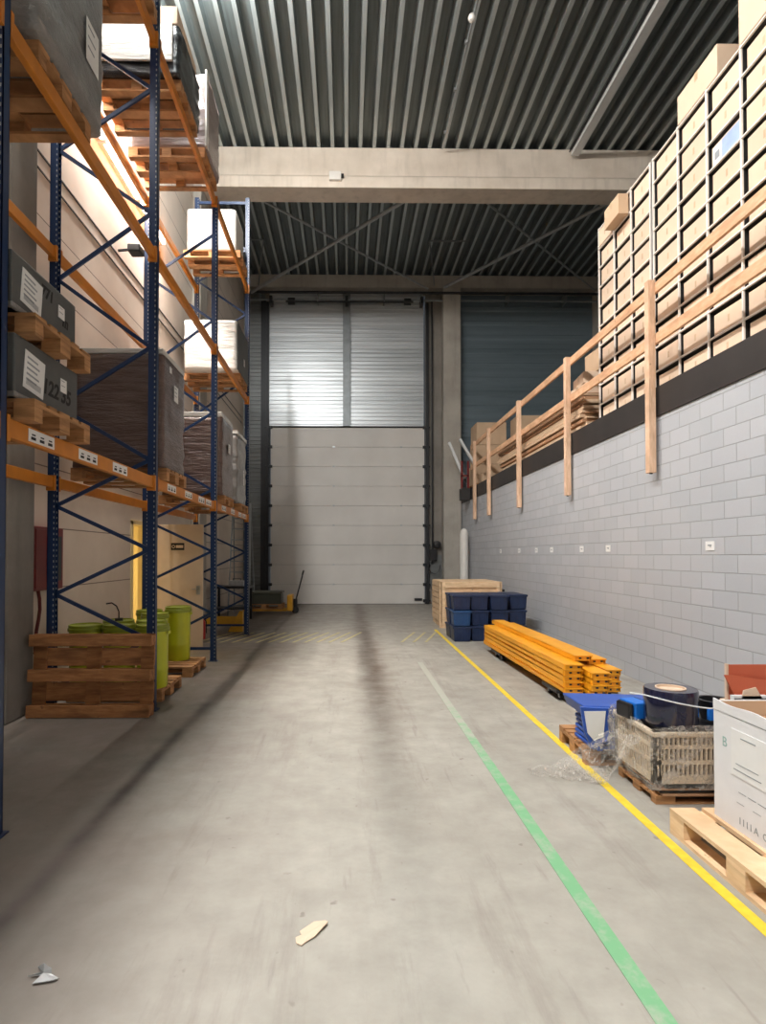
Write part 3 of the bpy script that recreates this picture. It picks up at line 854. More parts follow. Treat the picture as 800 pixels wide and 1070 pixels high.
# ------------------------------------------------------------------ standing pallet
M['old_wood']
sp_ = thing('standing_pallet', (-2.68, 6.14, 0), 'worn wooden pallet standing on its long side before the green drums', 'pallet')
W2 = .64
H = .86
T = Matrix.Rotation(R(-4), 4, 'X')
for z0, z1 in ((.0, .125), (.37, .495), (.735, .86)):
    MB().box(-W2, W2, -.03, -.006, z0, z1, T).build('bottom_board', M['old_wood'], sp_, bevel=.004)
for x, w_ in ((-.57, .14), (0, .15), (.57, .14)):
    for z0, z1 in ((.01, .12), (.38, .49), (.745, .85)):
        MB().box(x-w_/2, x+w_/2, -.006, .085, z0, z1, T).build('block', M['old_wood'], sp_)
    MB().box(x-w_/2, x+w_/2, .085, .105, 0, H, T).build('stringer_board', M['old_wood'], sp_)
for z0, z1 in ((0, .125), (.15, .345), (.37, .495), (.52, .71), (.735, .86)):
    MB().box(-W2, W2, .105, .125, z0, z1, T).build('top_board', M['old_wood'], sp_, bevel=.003)
sp_.location = (-2.70, 6.12, .003)

# ------------------------------------------------------------------ drums
def make_drum():
    r = thing('plastic_drum', (0, 0, 0), 'drum', 'drum')
    prof = [(.165, 0), (.172, .015), (.175, .20), (.18, .22), (.175, .24), (.178, .60), (.183, .66)]
    MB().lathe(prof, 28).build('drum_body', M['lime'], r, smooth=True)
    lid = MB().lathe([(.183, .66), (.195, .665), (.195, .70), (.187, .705), (.187, .735), (.175, .74), (.17, .725), (.001, .72)], 28).build('lid', M['shaded_lime'], r, smooth=True)
    MB().box(.188, .20, -.05, .05, .62, .66).build('grip', M['lime'], r, bevel=.006)
    return r
DR = make_drum(); first = True
dr_spots = []
for (x, y, nm) in ((-2.30, 6.92, 'front right lime drum beside the first blue upright'),
                   (-2.70, 6.94, 'middle lime drum directly behind the standing pallet'),
                   (-3.08, 6.90, 'left lime drum behind the standing pallet'),
                   (-2.46, 7.36, 'lime drum in the second row of the near pallet, right'),
                   (-2.88, 7.38, 'lime drum in the second row of the near pallet, left'),
                   (-2.52, 8.72, 'free-standing tall lime drum nearest the office door, on the rear pallet'),
                   (-2.94, 8.70, 'lime drum left of the one nearest the office door'),
                   (-2.72, 8.28, 'lime drum at the front of the rear pallet')):
    if first: d = DR; d.location = (x, y, .144); d['label'] = nm; first = False; d['group'] = 'lime drums under the rack'
    else: d = dup(DR, (x, y, .144), R(random.uniform(-60, 60)), nm, 'lime drums under the rack')
    dr_spots.append(d)
DR['group'] = 'lime drums under the rack'
dr_spots[5].scale = (1, 1, 1.07)
pallet((-2.69, 7.16, 0), R(90), 'wooden pallet on the floor under the front group of drums')
pallet((-2.70, 8.50, 0), R(90), 'wooden pallet on the floor under the rear drums')
t = thing('drum_pump', (-2.88, 7.38, .884), 'thin bent tube sticking up from a drum lid behind the first upright', 'tube')
MB().path([(0, 0, -.01), (.0, 0, .1), (-.03, 0, .17), (-.09, 0, .21), (-.16, 0, .2)], .009, 8).build('tube', M['black'], t)
MB().tube((0, 0, -.02), (0, 0, .02), .05, 16).build('cap', M['black'], t)

# extinguisher
t = thing('fire_extinguisher', (-2.95, 11.8, 0), 'small red extinguisher on the floor beyond the office door', 'fire extinguisher')
MB().lathe([(.085, 0), (.09, .02), (.09, .34), (.06, .40), (.025, .42), (.025, .45)], 20).build('cylinder', M['red'], t, smooth=True)
MB().box(-.02, .10, -.012, .012, .45, .49).build('valve_handle', M['black'], t)
MB().path([(.03, 0, .44), (.11, -.02, .36), (.115, -.02, .12)], .01, 8).build('hose', M['black'], t)
MB().box(-.03, .05, -.093, -.088, .16, .20).build('white_mark', M['paper'], t)

# end guard
t = thing('rack_end_guard', (-2.3, 12.95, 0), 'yellow steel guard rail with wedge foot beyond the rack end', 'guard rail')
MB().box(-1.1, -.1, -.05, .02, .14, .34).build('rail', M['yellow_guard'], t, bevel=.01)
for x in (-.95, -.05):
    MB().prism([(x-.28, 0), (x+.05, 0), (x+.05, .46), (x-.02, .46)], -.09, .07, 'y').build('wedge_foot', M['yellow_guard'], t, bevel=.008)

# bench with toolbox
t = thing('work_bench', (-2.95, 15.2, 0), 'dark workbench in the gloom past the rack end', 'bench')
MB().box(-.5, .45, -.35, .35, .84, .90).build('bench_top', M['dark_metal'], t)
for x in (-.45, .40):
    for y in (-.3, .3): MB().box(x-.03, x+.03, y-.03, y+.03, 0, .84).build('leg', M['dark_metal'], t)
MB().box(-.47, .42, -.3, .3, .3, .34).build('lower_shelf', M['dark_metal'], t)
t = thing('toolbox', (-2.85, 15.1, .90), 'small grey metal toolbox on the dark workbench', 'toolbox')
MB().box(-.2, .2, -.1, .1, 0, .14).build('box_body', M['zinc'], t, bevel=.01)
MB().path([(-.1, 0, .14), (-.1, 0, .19), (.1, 0, .19), (.1, 0, .14)], .008, 6).build('carry_handle', M['dark_metal'], t)
# step ladder
t = thing('step_ladder', (-3.0, 16.6, 0), 'tall dark stepladder standing near the far left corner', 'ladder')
for x in (-.24, .24):
    MB().bar((x*1.25, -.45, 0), (x, 0, 3.2), .03, .06).build('front_rail', M['grey_steel'], t)
    MB().bar((x*1.25, .5, 0), (x, 0.05, 3.2), .03, .05).build('rear_leg', M['grey_steel'], t)
for k in range(10):
    f_ = (k+1)/10.5; y = -.45*(1-f_); hw = .3-.06*f_
    MB().box(-hw, hw, y-.05, y+.03, 3.2*f_-.015, 3.2*f_+.015).build('step', M['grey_steel'], t)
MB().box(-.25, .25, -.06, .1, 3.19, 3.22).build('top_cap', M['dark_metal'], t)

# pallet truck with dark load
t = thing('pallet_truck', (-1.72, 17.0, 0), 'yellow hand pallet truck with upright black handle before the dock door', 'pallet truck')
for y in (-.2, .2):
    MB().box(-1.25, 0, y-.08, y+.08, .08, .14).build('fork', M['pump_yellow'], t, bevel=.01)
    MB().tube((-1.1, y-.04, .04), (-1.1, y+.04, .04), .04, 12).build('fork_wheel', M['rubber'], t)
MB().box(0, .16, -.27, .27, .08, .55).build('pump_housing', M['pump_yellow'], t, bevel=.03)
MB().tube((.22, -.07, .1), (.22, -.02, .1), .1, 16).tube((.22, .02, .1), (.22, .07, .1), .1, 16).build('steer_wheel', M['rubber'], t)
MB().tube((.22, 0, .1), (.22, 0, .42), .06, 12).build('pump_cylinder', M['dark_metal'], t)
MB().tube((.24, 0, .4), (.42, 0, 1.08), .022, 10).build('tiller', M['black'], t)
MB().path([(.42, 0, 1.08), (.43, -.09, 1.14), (.46, -.09, 1.24), (.46, .09, 1.24), (.43, .09, 1.14), (.42, 0, 1.08)], .02, 8).build('handle_grip', M['black'], t)
p = pallet((-2.38, 17.0, .145), R(90), 'dark wooden pallet carried on the hand pallet truck', scale=(.8, .9, 1))
t = thing('dark_crate', (-2.38, 17.0, .289), 'low dark lidded container riding on the pallet truck', 'container')
MB().box(-.50, .50, -.3, .3, 0, .30).build('crate_body', simple('dark_olive_plastic', (.05, .055, .04), .5), t, bevel=.02)
MB().box(-.53, .53, -.33, .33, .30, .36).build('crate_lid', simple('olive_plastic_lid', (.09, .095, .07), .45), t, bevel=.02)

# ------------------------------------------------------------------ far right of the door
t = thing('door_control', (2.98, YF-.13, 1.35), 'black dock door control unit with looped cable beside the door', 'control box')
MB().box(-.12, .14, -.12, .11, .15, .55).build('control_box', M['black'], t, bevel=.02)
MB().lathe([(.001, 0), (.13, .02), (.12, .18), (.001, .2)], 16, mtx=face_ny((.16, .06, .72))).build('motor', M['black'], t, smooth=True)
pts = [(.05+.2*math.cos(a*.5), -.1, -.05+.24*math.sin(a*.5)) for a in range(3, 14)]
MB().path(pts, .014, 8).build('looped_cable', M['black'], t)
t = thing('vent_grille', (3.25, YF-.02, .55), 'low grey louvred panel on the wall beside the dock door', 'louvre')
mb = MB().box(-.35, .35, -.03, 0, 0, 1.15)
for k in range(8): mb.box(-.33, .33, -.05, -.03, .04+k*.14, .12+k*.14)
mb.build('louvres', M['clad_grey'], t)
t = thing('white_pole', (3.72, 18.3, 0), 'stout cream post with rounded top against the end of the block wall', 'post')
MB().lathe([(.13, 0), (.13, 2.35), (.11, 2.47), (.06, 2.53), (.001, 2.55)], 20).build('pole', M['white_paint'], t, smooth=True)
MB().tube((0, 0, 0), (0, 0, .02), .16, 20).build('base', M['grey_steel'], t)
for k, (x, z, lab) in enumerate(((3.58, 4.72, 'lower of the two tilted white bars at the mezzanine end'), (3.93, 5.0, 'upper of the two tilted white bars at the mezzanine end'))):
    t = thing('tilted_bar', (x, 18.6, z), lab, 'bar')
    ln_ = 1.25 if k == 0 else .9
    MB().bar((-.28, 0, ln_*.5), (.22, 0, -ln_*.45), .08, .13, (0, 1, 0)).build('white_bar', M['white_metal'], t, bevel=.02)
    MB().bar((-.20, .05, ln_*.36), (.30, .05, -ln_*.55), .05, .05, (0, 1, 0)).build('dark_edge', M['dark_metal'], t)
t = thing('mezzanine_gate', (3.70, 18.4, 3.46), 'dark red steel bracket carrying the tilted bars at the mezzanine end', 'bracket')
MB().box(-.05, .24, -.05, .3, -.0, .37).build('bracket_foot', M['mezz_edge'], t)
for x in (-.02, .18): MB().box(x-.03, x+.03, 0, .06, .3, 1.25).build('upright', M['dark_red'], t)
MB().box(-.05, .21, 0, .05, .75, .80).build('cross_bar', M['dark_red'], t)

# ------------------------------------------------------------------ guard rail on the mezzanine
t = thing('wooden_guard_rail', (3.86, 0, 2.74), 'new timber guard rail of posts and two rails along the mezzanine edge', 'guard rail')
for y, zb, zt in ((1.6, 0, 2.42), (4.45, 0, 2.42), (7.28, 0, 2.45), (10.05, 0, 2.42), (12.9, .02, 2.42), (15.65, .04, 2.4), (17.4, .04, 2.4)):
    MB().box(-.045, .045, y-.05, y+.05, zb, zt).build('guard_post', M['new_wood'], t, bevel=.006)
    MB().tube((0, y, zb-.012), (0, y, zb+.001), .02, 8).build('bolt', M['dark_metal'], t)
wr = wood('rail_wood', (.60, .33, .18), (.76, .48, .30), (8, 1, 3))
for z, nm in ((5.09, 'top_rail'), (4.44, 'middle_rail')):
    y = -2.0
    for y1 in (4.45, 7.28, 10.05, 12.9, 18.2):
        MB().box(.045, .085, y+.004, y1-.004, z-2.74-.065, z-2.74+.065).build(nm, wr, t, bevel=.004)
        y = y1

# ------------------------------------------------------------------ shelving on the mezzanine
SX = 4.17
Z0, RH, NR = ZM+.02, .323, 10
M['shelf_edge'] = simple('pale_shelf_edge', (.86, .80, .74), .5, 0, .05)
M['shelf_dark'] = simple('dark_shelf_steel', (.012, .012, .013), .6)
BOX = None
def shelving(yfar, ncol, cw, unitname, lab):
    r = thing('box_shelving', (SX, yfar, ZM), lab, 'shelving', 'dark gridded shelving units on the mezzanine')
    wid = ncol*cw
    for c in range(ncol+1):
        y = -c*cw
        u = MB().box(.02, .62, y-.012, y+.012, 0, NR*RH+.05).build('upright_panel', M['shelf_dark'], r)
        MB().box(0, .02, y-.012, y+.012, 0, NR*RH+.05).build('edge_strip', M['shelf_edge'], u)
    for k in range(NR+1):
        z = .02+k*RH
        s_ = MB().box(.02, .62, -wid, 0, z-.012, z+.008).build('shelf', M['shelf_dark'], r)
        MB().box(-.004, .02, -wid, 0, z-.008, z+.008).build('edge_strip', M['shelf_edge'], s_)
    MB().box(.62, .63, -wid, 0, 0, NR*RH+.05).build('back_panel', M['shelf_dark'], r)
    return r
def make_box():
    r = thing('cardboard_box', (0, 0, 0), 'box', 'carton')
    MB().box(0, .5, -.235, .235, 0, .262).build('box_body', M['card_pale'], r, bevel=.006)
    MB().box(-.0015, .1, -.012, .018, .10, .18).build('tape_mark', M['card'], r)
    return r
BOX = make_box(); box_used = False
def fill(yfar, ncol, cw, unit):
    global box_used
    for c in range(ncol):
        for k in range(NR):
            rr = NR-1-k
            y = yfar-(c+.5)*cw-.014; z = ZM+.028+k*RH
            x = SX+.022+random.uniform(0, .02)
            lab = 'kraft carton in the %s shelving, %s shelf from top, %s column from its far end' % (unit, ORD[rr], ORD[c])
            if unit == 'far' and c == 0 and rr == 0: x = SX-.02
            if not box_used:
                b = BOX; b.location = (x, y, z); b['label'] = lab; box_used = True
            else: b = dup(BOX, (x, y, z), 0, lab)
            b['group'] = 'kraft cartons filling the mezzanine shelving'
            b.rotation_euler = (0, 0, R(random.uniform(-.8, .8)))
            s_ = (cw-.080)/.47
            b.scale = (1, s_, random.uniform(.97, 1.05))
            if unit == 'near' and c == 2 and rr == 2:
                b['label'] = 'carton with blue and white printed label, third shelf from top of the near shelving'
                l1 = MB().box(-.004, 0, -.22, .06, .02, .24).build('blue_label', simple('pale_blue_print', (.36, .47, .72), .6), b)
                MB().box(-.004, 0, .07, .21, .02, .24).build('white_label', M['paper'], b)
                MB().box(-.0055, -.004, .10, .18, .08, .17).build('dark_print', M['grey_ink'], b)
shelving(9.46, 3, .54, 'far', 'far gridded shelving unit of dark panels with pale edges, three columns wide')
fill(9.46, 3, .54, 'far')
shelving(7.76, 5, .585, 'near', 'near gridded shelving unit of dark panels with pale edges, above the long rail')
fill(7.76, 5, .585, 'near')
ZT = ZM+NR*RH+.05
def carton(x0, x1, y0, y1, z0, z1, lab, m='card', rot=0, group=None, name='cardboard_box', tape=True):
    r = thing(name, ((x0+x1)/2, (y0+y1)/2, z0), lab, 'carton', group, rot)
    a, b, h = (x1-x0)/2, (y1-y0)/2, z1-z0
    MB().box(-a, a, -b, b, 0, h).build('box_body', M[m], r, bevel=.006)
    if tape:
        MB().box(-a-.0015, a+.0015, -.03, .03, h-.10, h+.0015).build('tape_strip', M['tape'], r)
    return r
carton(SX+.0, SX+.55, 6.38, 7.16, ZT, ZT+.36, 'long pale carton lying on top of the near shelving', 'card_pale')
carton(SX+.0, SX+.55, 5.2, 6.02, ZT, ZT+.72, 'tall pale carton on top of the near shelving, at the upper right corner', 'card_pale')
carton(SX-.13, SX-.02, 8.55, 9.1, 6.62, 6.86, 'carton sticking out over the rest at the top of the far shelving', 'card') if False else None
t = carton(SX-.16, SX-.005, 8.42, 8.88, ZM+.028+8.95*RH, ZM+.028+8.95*RH+.30, 'small carton jutting out from the top shelves of the far shelving', 'card')

# flat cardboard bundle on the mezzanine
fb = thing('flat_cardboard_stack', (4.35, 12.5, ZM), 'long low stack of flattened cardboard sheets behind the timber rail', 'cardboard stack')
random.seed(3)
z = 0; k = 0
while z < .66:
    h = random.choice((.018, .03, .045, .06))
    y0 = -2.7+random.uniform(-.08, .1); y1 = 2.7+random.uniform(-.5, .3)
    xo = random.uniform(-.05, .04)
    MB().box(-.3+xo, .8+xo, y0, y1, z, z+h-.006).build('cardboard_sheet', M['card' if k % 3 else 'brown_card'], fb)
    z += h; k += 1
cz = ZM+z
carton(4.15, 4.65, 9.95, 10.75, cz, cz+.22, 'pale small carton at the bottom of the loose pile on the flattened sheets', 'card_pale', R(4))
carton(4.18, 4.66, 10.0, 10.65, cz+.22, cz+.42, 'pale carton in the middle of the loose pile beside the far shelving', 'card_pale', R(-6))
carton(4.35, 5.1, 9.85, 10.45, cz+.42, cz+.80, 'brown open carton on top of the loose pile beside the far shelving', 'card', R(3))
# far cartons
tg = 'big brown cartons stacked at the far end of the mezzanine'
pal = pallet((4.62, 18.75, ZM), 0, 'wooden pallet under the big brown cartons at the mezzanine end', scale=(1.35, .9, 1))
z = ZM+.144
for k, h in enumerate((.62, .62, .72)):
    carton(4.08+.03*k, 5.08, 18.3, 19.2, z, z+h-.01, ('lowest', 'middle', 'topmost')[k]+' big brown carton of the left stack at the mezzanine end', 'brown_card' if k == 5 else 'card', 0, tg)
    z += h
z = ZM
for k, h in enumerate((.70, .72, .70)):
    carton(5.18, 6.1, 17.3+.06*k, 18.2, z, z+h-.01, ('lowest', 'middle', 'topmost')[k]+' big brown carton of the right stack at the mezzanine end', 'card', 0, tg)
    z += h
carton(4.1, 4.5, 17.4, 17.9, ZM, ZM+.35, 'small brown carton on the mezzanine floor before the left carton stack', 'card')

# ------------------------------------------------------------------ block wall plates
for k, y in enumerate((6.24, 8.69, 9.67, 11.1, 12.0, 13.2, 14.8)):
    t = thing('wall_plate', (XR-.004, y, 1.80), 'small white plate on the block wall, %s from the viewer' % ORD[k], 'plate', 'small white plates in a row on the block wall')
    MB().box(-.004, .004, -.075, .075, -.05, .05).build('plate', M['paper'], t)
    MB().box(-.006, -.004, -.035, .03, .0, .014).box(-.006, -.004, -.03, .0, -.012, -.004).build('marking', M['grey_ink'], t)

# ------------------------------------------------------------------ wooden crate
c = thing('wooden_crate', (2.9, 14.2, 0), 'pale new timber crate on the floor behind the dark blue bins', 'crate')
x0, x1, y0, y1, h = -.68, .68, -.7, .7, 1.08
for z0_ in range(6):
    pass
MB().box(x0, x1, y0, y0+.03, .12, h-.02).build('front_panel', M['crate_wood'], c)
MB().box(x0, x1, y1-.03, y1, .12, h-.02).build('back_panel', M['crate_wood'], c)
for k in range(7):
    z_ = .12+k*.138
    MB().box(x0-.02, x0, y0, y1, z_, z_+.12).build('side_board', M['crate_wood'], c)
MB().box(x1, x1+.02, y0, y1, .12, h-.02).build('side_panel', M['crate_wood'], c)
for x in (x0, x1-.08): 
    MB().box(x, x+.08, y0-.03, y0, 0, h).build('front_batten', M['crate_wood'], c)
    MB().box(x-.05 if x < 0 else x+.08, x if x < 0 else x+.13, y0, y0+.08, .0, h).build('side_batten', M['crate_wood'], c)
MB().box(x0+.08, x1-.08, y0-.03, y0, h-.14, h).build('front_batten', M['crate_wood'], c)
MB().box(x0+.08, x1-.08, y0-.03, y0, .1, .22).build('front_batten', M['crate_wood'], c)
MB().box(x0, x1, y0, y1, h-.02, h).build('lid', M['crate_wood'], c)
for x in (x0, 0, x1-.1): MB().box(x, x+.1, y0, y1, 0, .10).build('skid', M['crate_wood'], c)
t = thing('orange_board', (2.95, 13.38, 0), 'low pale timber panel leaning on the crate front', 'panel')
MB().box(-.5, .55, -.04, 0, 0, .86).build('panel', M['crate_wood'], t)
MB().box(-.5, .55, -.07, -.04, .76, .86).build('batten', M['crate_wood'], t)
t = thing('black_bracket', (3.66, 13.75, 0), 'black round item showing at the right rear of the crate', 'bin')
MB().lathe([(.08, 0), (.09, .8), (.1, .88), (.001, .9)], 16).build('body', M['black'], t, smooth=True)

# ------------------------------------------------------------------ blue bins
def make_bin():
    r = thing('blue_bin', (0, 0, 0), 'bin', 'crate')
    w_, d, h = .35, .40, .30
    mb = MB()
    mb.prism([(-w_/2+.02, .0), (w_/2-.02, .0), (w_/2, h), (-w_/2, h)], -d/2, d/2, 'y')
    mb.build('bin_body', M['blue_plastic'], r, bevel=.015)
    MB().box(-w_/2-.012, w_/2+.012, -d/2-.012, d/2+.012, h-.045, h-.005).build('rim', M['blue_plastic'], r, bevel=.008)
    mb = MB()
    for x in (-.12, 0, .12): mb.box(x-.012, x+.012, -d/2-.008, -d/2, .03, h-.05)
    mb.build('front_rib', M['blue_plastic'], r)
    return r
BIN = make_bin(); bu = False
cols = [(2.27, 11.55), (2.64, 11.62), (3.01, 11.6), (3.42, 11.75)]
NM = ['leftmost', 'second', 'third', 'rightmost']
for ci, (x, y) in enumerate(cols):
    for k in range(3):
        lab = '%s blue plastic bin of the %s stack behind the orange beams' % (('lowest', 'middle', 'top')[k], NM[ci])
        if not bu: b = BIN; b.location = (x, y, .306*k); b['label'] = lab; bu = True
        else: b = dup(BIN, (x+random.uniform(-.008, .008), y+random.uniform(-.025, .025), .306*k), R(random.uniform(-3, 3)), lab)
        if ci == 0 and k == 1:
            for ch in children(b):
                ch.data = ch.data.copy(); ch.data.materials.clear(); ch.data.materials.append(simple('lighter_blue_plastic', (.012, .05, .14), .35))
            b['label'] = 'slightly brighter blue bin in the middle of the leftmost stack behind the orange beams'
        b['group'] = 'stacked dark blue bins'
for ci, (x, y) in enumerate([(2.27, 12.05), (2.64, 12.12), (3.03, 12.1), (3.42, 12.2)]):
    for k in range(3):
        b = dup(BIN, (x, y, .306*k), R(random.uniform(-2, 2)), '%s blue plastic bin of the %s rear stack before the timber crate' % (('lowest', 'middle', 'top')[k], NM[ci]), 'stacked dark blue bins')

# ------------------------------------------------------------------ orange beam bundle on dollies
def make_beam():
    r = thing('steel_beam', (0, 0, 0), 'beam', 'beam')
    mb = MB()
    # flat-lying channel: top web, two side lips
    L_ = 3.75; w_, h = .215, .062
    mb.box(-w_/2, w_/2, 0, L_, h-.012, h)
    mb.box(-w_/2, w_/2, 0.03, L_, 0, .008)
    mb.box(-w_/2, -w_/2+.012, 0, L_, 0, h)
    mb.box(w_/2-.012, w_/2, .03, L_, 0, h)
    mb.build('beam_channel', M['yellow_steel'], r)
    MB().box(-w_/2-.01, w_/2-.03, .020, .028, .0, h-.004).build('end_plate', M['yellow_steel'], r)
    MB().box(-.05, -.02, .017, .020, .02, .04).box(.04, .07, .017, .020, .02, .04).build('bolt_hole', M['dark_metal'], r)
    return r
BM = make_beam(); bu = False
GRP = 'orange steel beams stacked on the dollies'
CN = ['left', 'middle', 'right']
# heights per column
zb = .132
for ci, (x, n, yo) in enumerate(((2.58, 5, 6.55), (2.82, 4, 6.42), (3.05, 4, 6.60))):
    for k in range(n):
        lab = 'orange steel beam, %s from the bottom in the %s column of the bundle' % (ORD[k], CN[ci])
        loc = (x+random.uniform(-.01, .01), yo+random.uniform(-.04, .04), zb+k*.066)
        if not bu: b = BM; b.location = loc; b['label'] = lab; bu = True
        else: b = dup(BM, loc, 0, lab)
        b.rotation_euler = (0, 0, R(random.uniform(-.1, .1)+.4)); b['group'] = GRP
        if ci == 2: b.scale = (.85, 1, 1)
for x, yo, zz, nm in ((2.77, 6.75, zb+5*.066, 'left'), (3.0, 6.9, zb+4*.066, 'right')):
    b = dup(BM, (x, yo, zz), R(.4), 'topmost orange steel beam on the %s, set back from the other ends' % nm, GRP)
for y, lab in ((6.98, 'near low black wheeled dolly under the orange beams'), (9.5, 'far low black wheeled dolly under the orange beams')):
    t = thing('dolly', (2.80, y, 0), lab, 'dolly', 'dollies under the orange beams')
    MB().box(-.36, .36, -.25, .25, .09, .130).build('platform', M['dark_metal'], t)
    for x in (-.28, .28):
        for yy in (-.18, .18):
            w_ = MB().tube((x-.02, yy, .042), (x+.02, yy, .042), .042, 18).build('caster_wheel', M['rubber'], t, smooth=True)
            MB().tube((x-.024, yy, .042), (x+.024, yy, .042), .02, 12).build('hub', M['zinc'], w_)
            MB().box(x-.03, x-.024, yy-.015, yy+.015, .035, .092).box(x+.024, x+.03, yy-.015, yy+.015, .035, .092).build('caster_fork', M['zinc'], t)
tag(MB().box(2.52, 2.60, 7.05, 9.45, .10, .15).build('dolly_bar', M['dark_metal']), 'long black bar joining the two dollies under the beams', 'bar') if False else None

# ------------------------------------------------------------------ blue folded items on a pallet
pallet((2.45, 4.98, 0), R(88), 'wooden pallet under the blue folded crates', scale=(.8, .85, 1))
r = thing('folded_blue_crates', (2.12, 4.80, .144), 'stack of folded royal blue plastic crates beside the film-wrapped basket', 'folded crates')
random.seed(5)
for k in range(6):
    z_ = k*.042; o_ = random.uniform(-.02, .02)
    MB().box(-.16+o_, .34+o_, -.18, .2, z_, z_+.032).build('folded_crate', M['royal_blue'], r, bevel=.008)
    mb = MB()
    for q in range(4): mb.box(-.13+q*.12+o_, -.09+q*.12+o_, -.20, -.18, z_, z_+.036)
    mb.build('hinge_lug', M['royal_blue'], r)
t = thing('blue_sheet_case', (2.22, 4.80, .40), 'blue plastic case with white paper lying on the folded crates', 'case')
MB().prism([(-.30, 0), (.40, 0), (.40, .08), (-.34, .10)], -.2, .25, 'y').build('case_body', M['royal_blue'], t, bevel=.01)
MB().prism([(-.375, .10), (-.345, -.10), (-.30, -.20), (-.16, -.17), (-.14, .09)], -.24, -.21, 'y').build('front_flap', M['royal_blue'], t, bevel=.004)
MB().prism([(-.35, .07), (-.325, -.10), (-.275, -.16), (-.20, -.13), (-.18, .07)], -.248, -.241, 'y').build('white_sheet', M['paper'], t)

# ------------------------------------------------------------------ wrapped basket
pallet((2.66, 4.22, 0), R(90), 'low wooden pallet under the film-wrapped slotted basket', scale=(.68, .92, .42))
bx = thing('flat_dark_bundle', (2.62, 4.2, .062), 'dark flattened bundle under the cream slotted basket', 'bundle')
random.seed(9)
for k in range(4):
    MB().box(-.50+random.uniform(0, .05), .58, -.28+random.uniform(0, .02), .27, k*.019, k*.019+.015).build('dark_sheet', M['black' if k % 2 else 'brown_card'], bx, bevel=.003)
cr = thing('slotted_crate', (2.64, 4.22, .145), 'cream slotted plastic basket wrapped in clear film with a dark film roll on top', 'crate')
hw, hd, h = .55, .29, .35
def slotted(axis, pos, lo, hi, inner):
    mb = MB()
    rows = [(0, .055), (.13, .155), (.235, .26), (.31, .35)]
    def B(a, b, z0, z1):
        if axis == 'y': mb.box(a, b, min(pos, inner), max(pos, inner), z0, z1)
        else: mb.box(min(pos, inner), max(pos, inner), a, b, z0, z1)
    for z0, z1 in rows: B(lo, hi, z0, z1)
    n = int((hi-lo)/.032)
    for i in range(n+1):
        a = lo+(hi-lo-.012)*i/n
        for (za, zb_) in ((.055, .13), (.155, .235), (.26, .31)): B(a, a+.0125, za, zb_)
    B(lo, lo+.05, 0, h); B(hi-.05, hi, 0, h)
    return mb
slotted('y', -hd, -hw, hw, -hd+.02).build('slotted_side', M['cream_plastic'], cr)
slotted('y', hd, -hw, hw, hd-.02).build('slotted_side', M['cream_plastic'], cr)
slotted('x', -hw, -hd, hd, -hw+.02).build('slotted_side', M['cream_plastic'], cr)
slotted('x', hw, -hd, hd, hw-.02).build('slotted_side', M['cream_plastic'], cr)
MB().box(-hw+.02, hw-.02, -hd+.02, hd-.02, .0, .02).build('crate_floor', M['cream_plastic'], cr)
MB().box(-hw+.03, hw-.03, -hd+.03, hd-.03, .02, .30).build('contents', M['dark_red_brown'], cr)
MB().box(-hw-.012, hw+.012, -hd-.014, -hd, h-.03, h).box(-hw-.012, -hw, -hd, hd, h-.03, h).box(-hw-.01, hw, hd, hd+.012, h-.03, h).build('rim', M['cream_plastic'], cr, bevel=.004)
# film around basket: wrinkled shell (front, left, with loose top fringe)
def film_shell():
    loop = []
    a, b = hw+.035, hd+.03
    pts = [(a, -b), (-a, -b), (-a, b), (a, b)]
    for i in range(3):
        p, q = Vector((*pts[i], 0)), Vector((*pts[i+1], 0)); n = int((q-p).length/.022)
        for k in range(n): loop.append(p.lerp(q, k/n))
    loop.append(Vector((*pts[3], 0)))
    nz = 20; vs = []; fs = []
    for j in range(nz+1):
        t_ = j/nz
        for i, p in enumerate(loop):
            z_ = -.03+t_*(h+.07)
            z_ += .035*mnoise.noise(Vector((p.x*5, p.y*5, 3)))*t_
            d = mnoise.noise(Vector((p.x*9, p.y*9, z_*7)))*.018+mnoise.noise(Vector((p.x*30, p.y*30, z_*18)))*.008
            n = Vector((math.copysign(1, p.x) if abs(p.x) > a-.02 else 0, math.copysign(1, p.y) if abs(p.y) > b-.02 else 0, 0))
            n = n.normalized() if n.length else n
            q = p+n*(d-.012*(t_ > .9))
            vs.append((q.x, q.y, z_))
    m_ = len(loop)
    for j in range(nz):
        for i in range(m_-1): fs.append((j*m_+i, j*m_+i+1, (j+1)*m_+i+1, (j+1)*m_+i))
    o = MB().add(vs, fs).build('stretch_film', M['clear_film'], cr, smooth=True)
    return o
film_shell()
def film_sheet(name, pts0, pts1, n, m_, amp, parent=None, z_up=0, seed=0, loc=None):
    vs = []; fs = []
    for i in range(n+1):
        a = Vector(pts0[0]).lerp(Vector(pts0[1]), i/n); b = Vector(pts1[0]).lerp(Vector(pts1[1]), i/n)
        for j in range(m_+1):
            p = a.lerp(b, j/m_)
            w_ = amp*(mnoise.noise(Vector((p.x*8+seed, p.y*8, 0)))+.6*mnoise.noise(Vector((p.x*24, p.y*24+seed, p.z*6))))
            p.z = max(.004, p.z+w_+math.sin(j/m_*math.pi)*z_up)
            p.x += .03*mnoise.noise(Vector((p.y*15, i*.3, seed))); p.y += .03*mnoise.noise(Vector((p.x*15, j*.3, seed+4)))
            vs.append(tuple(p))
    for i in range(n):
        for j in range(m_): fs.append((i*(m_+1)+j, i*(m_+1)+j+1, (i+1)*(m_+1)+j+1, (i+1)*(m_+1)+j))
    return MB().add(vs, fs).build(name, M['clear_film'], parent, smooth=True, loc=loc)
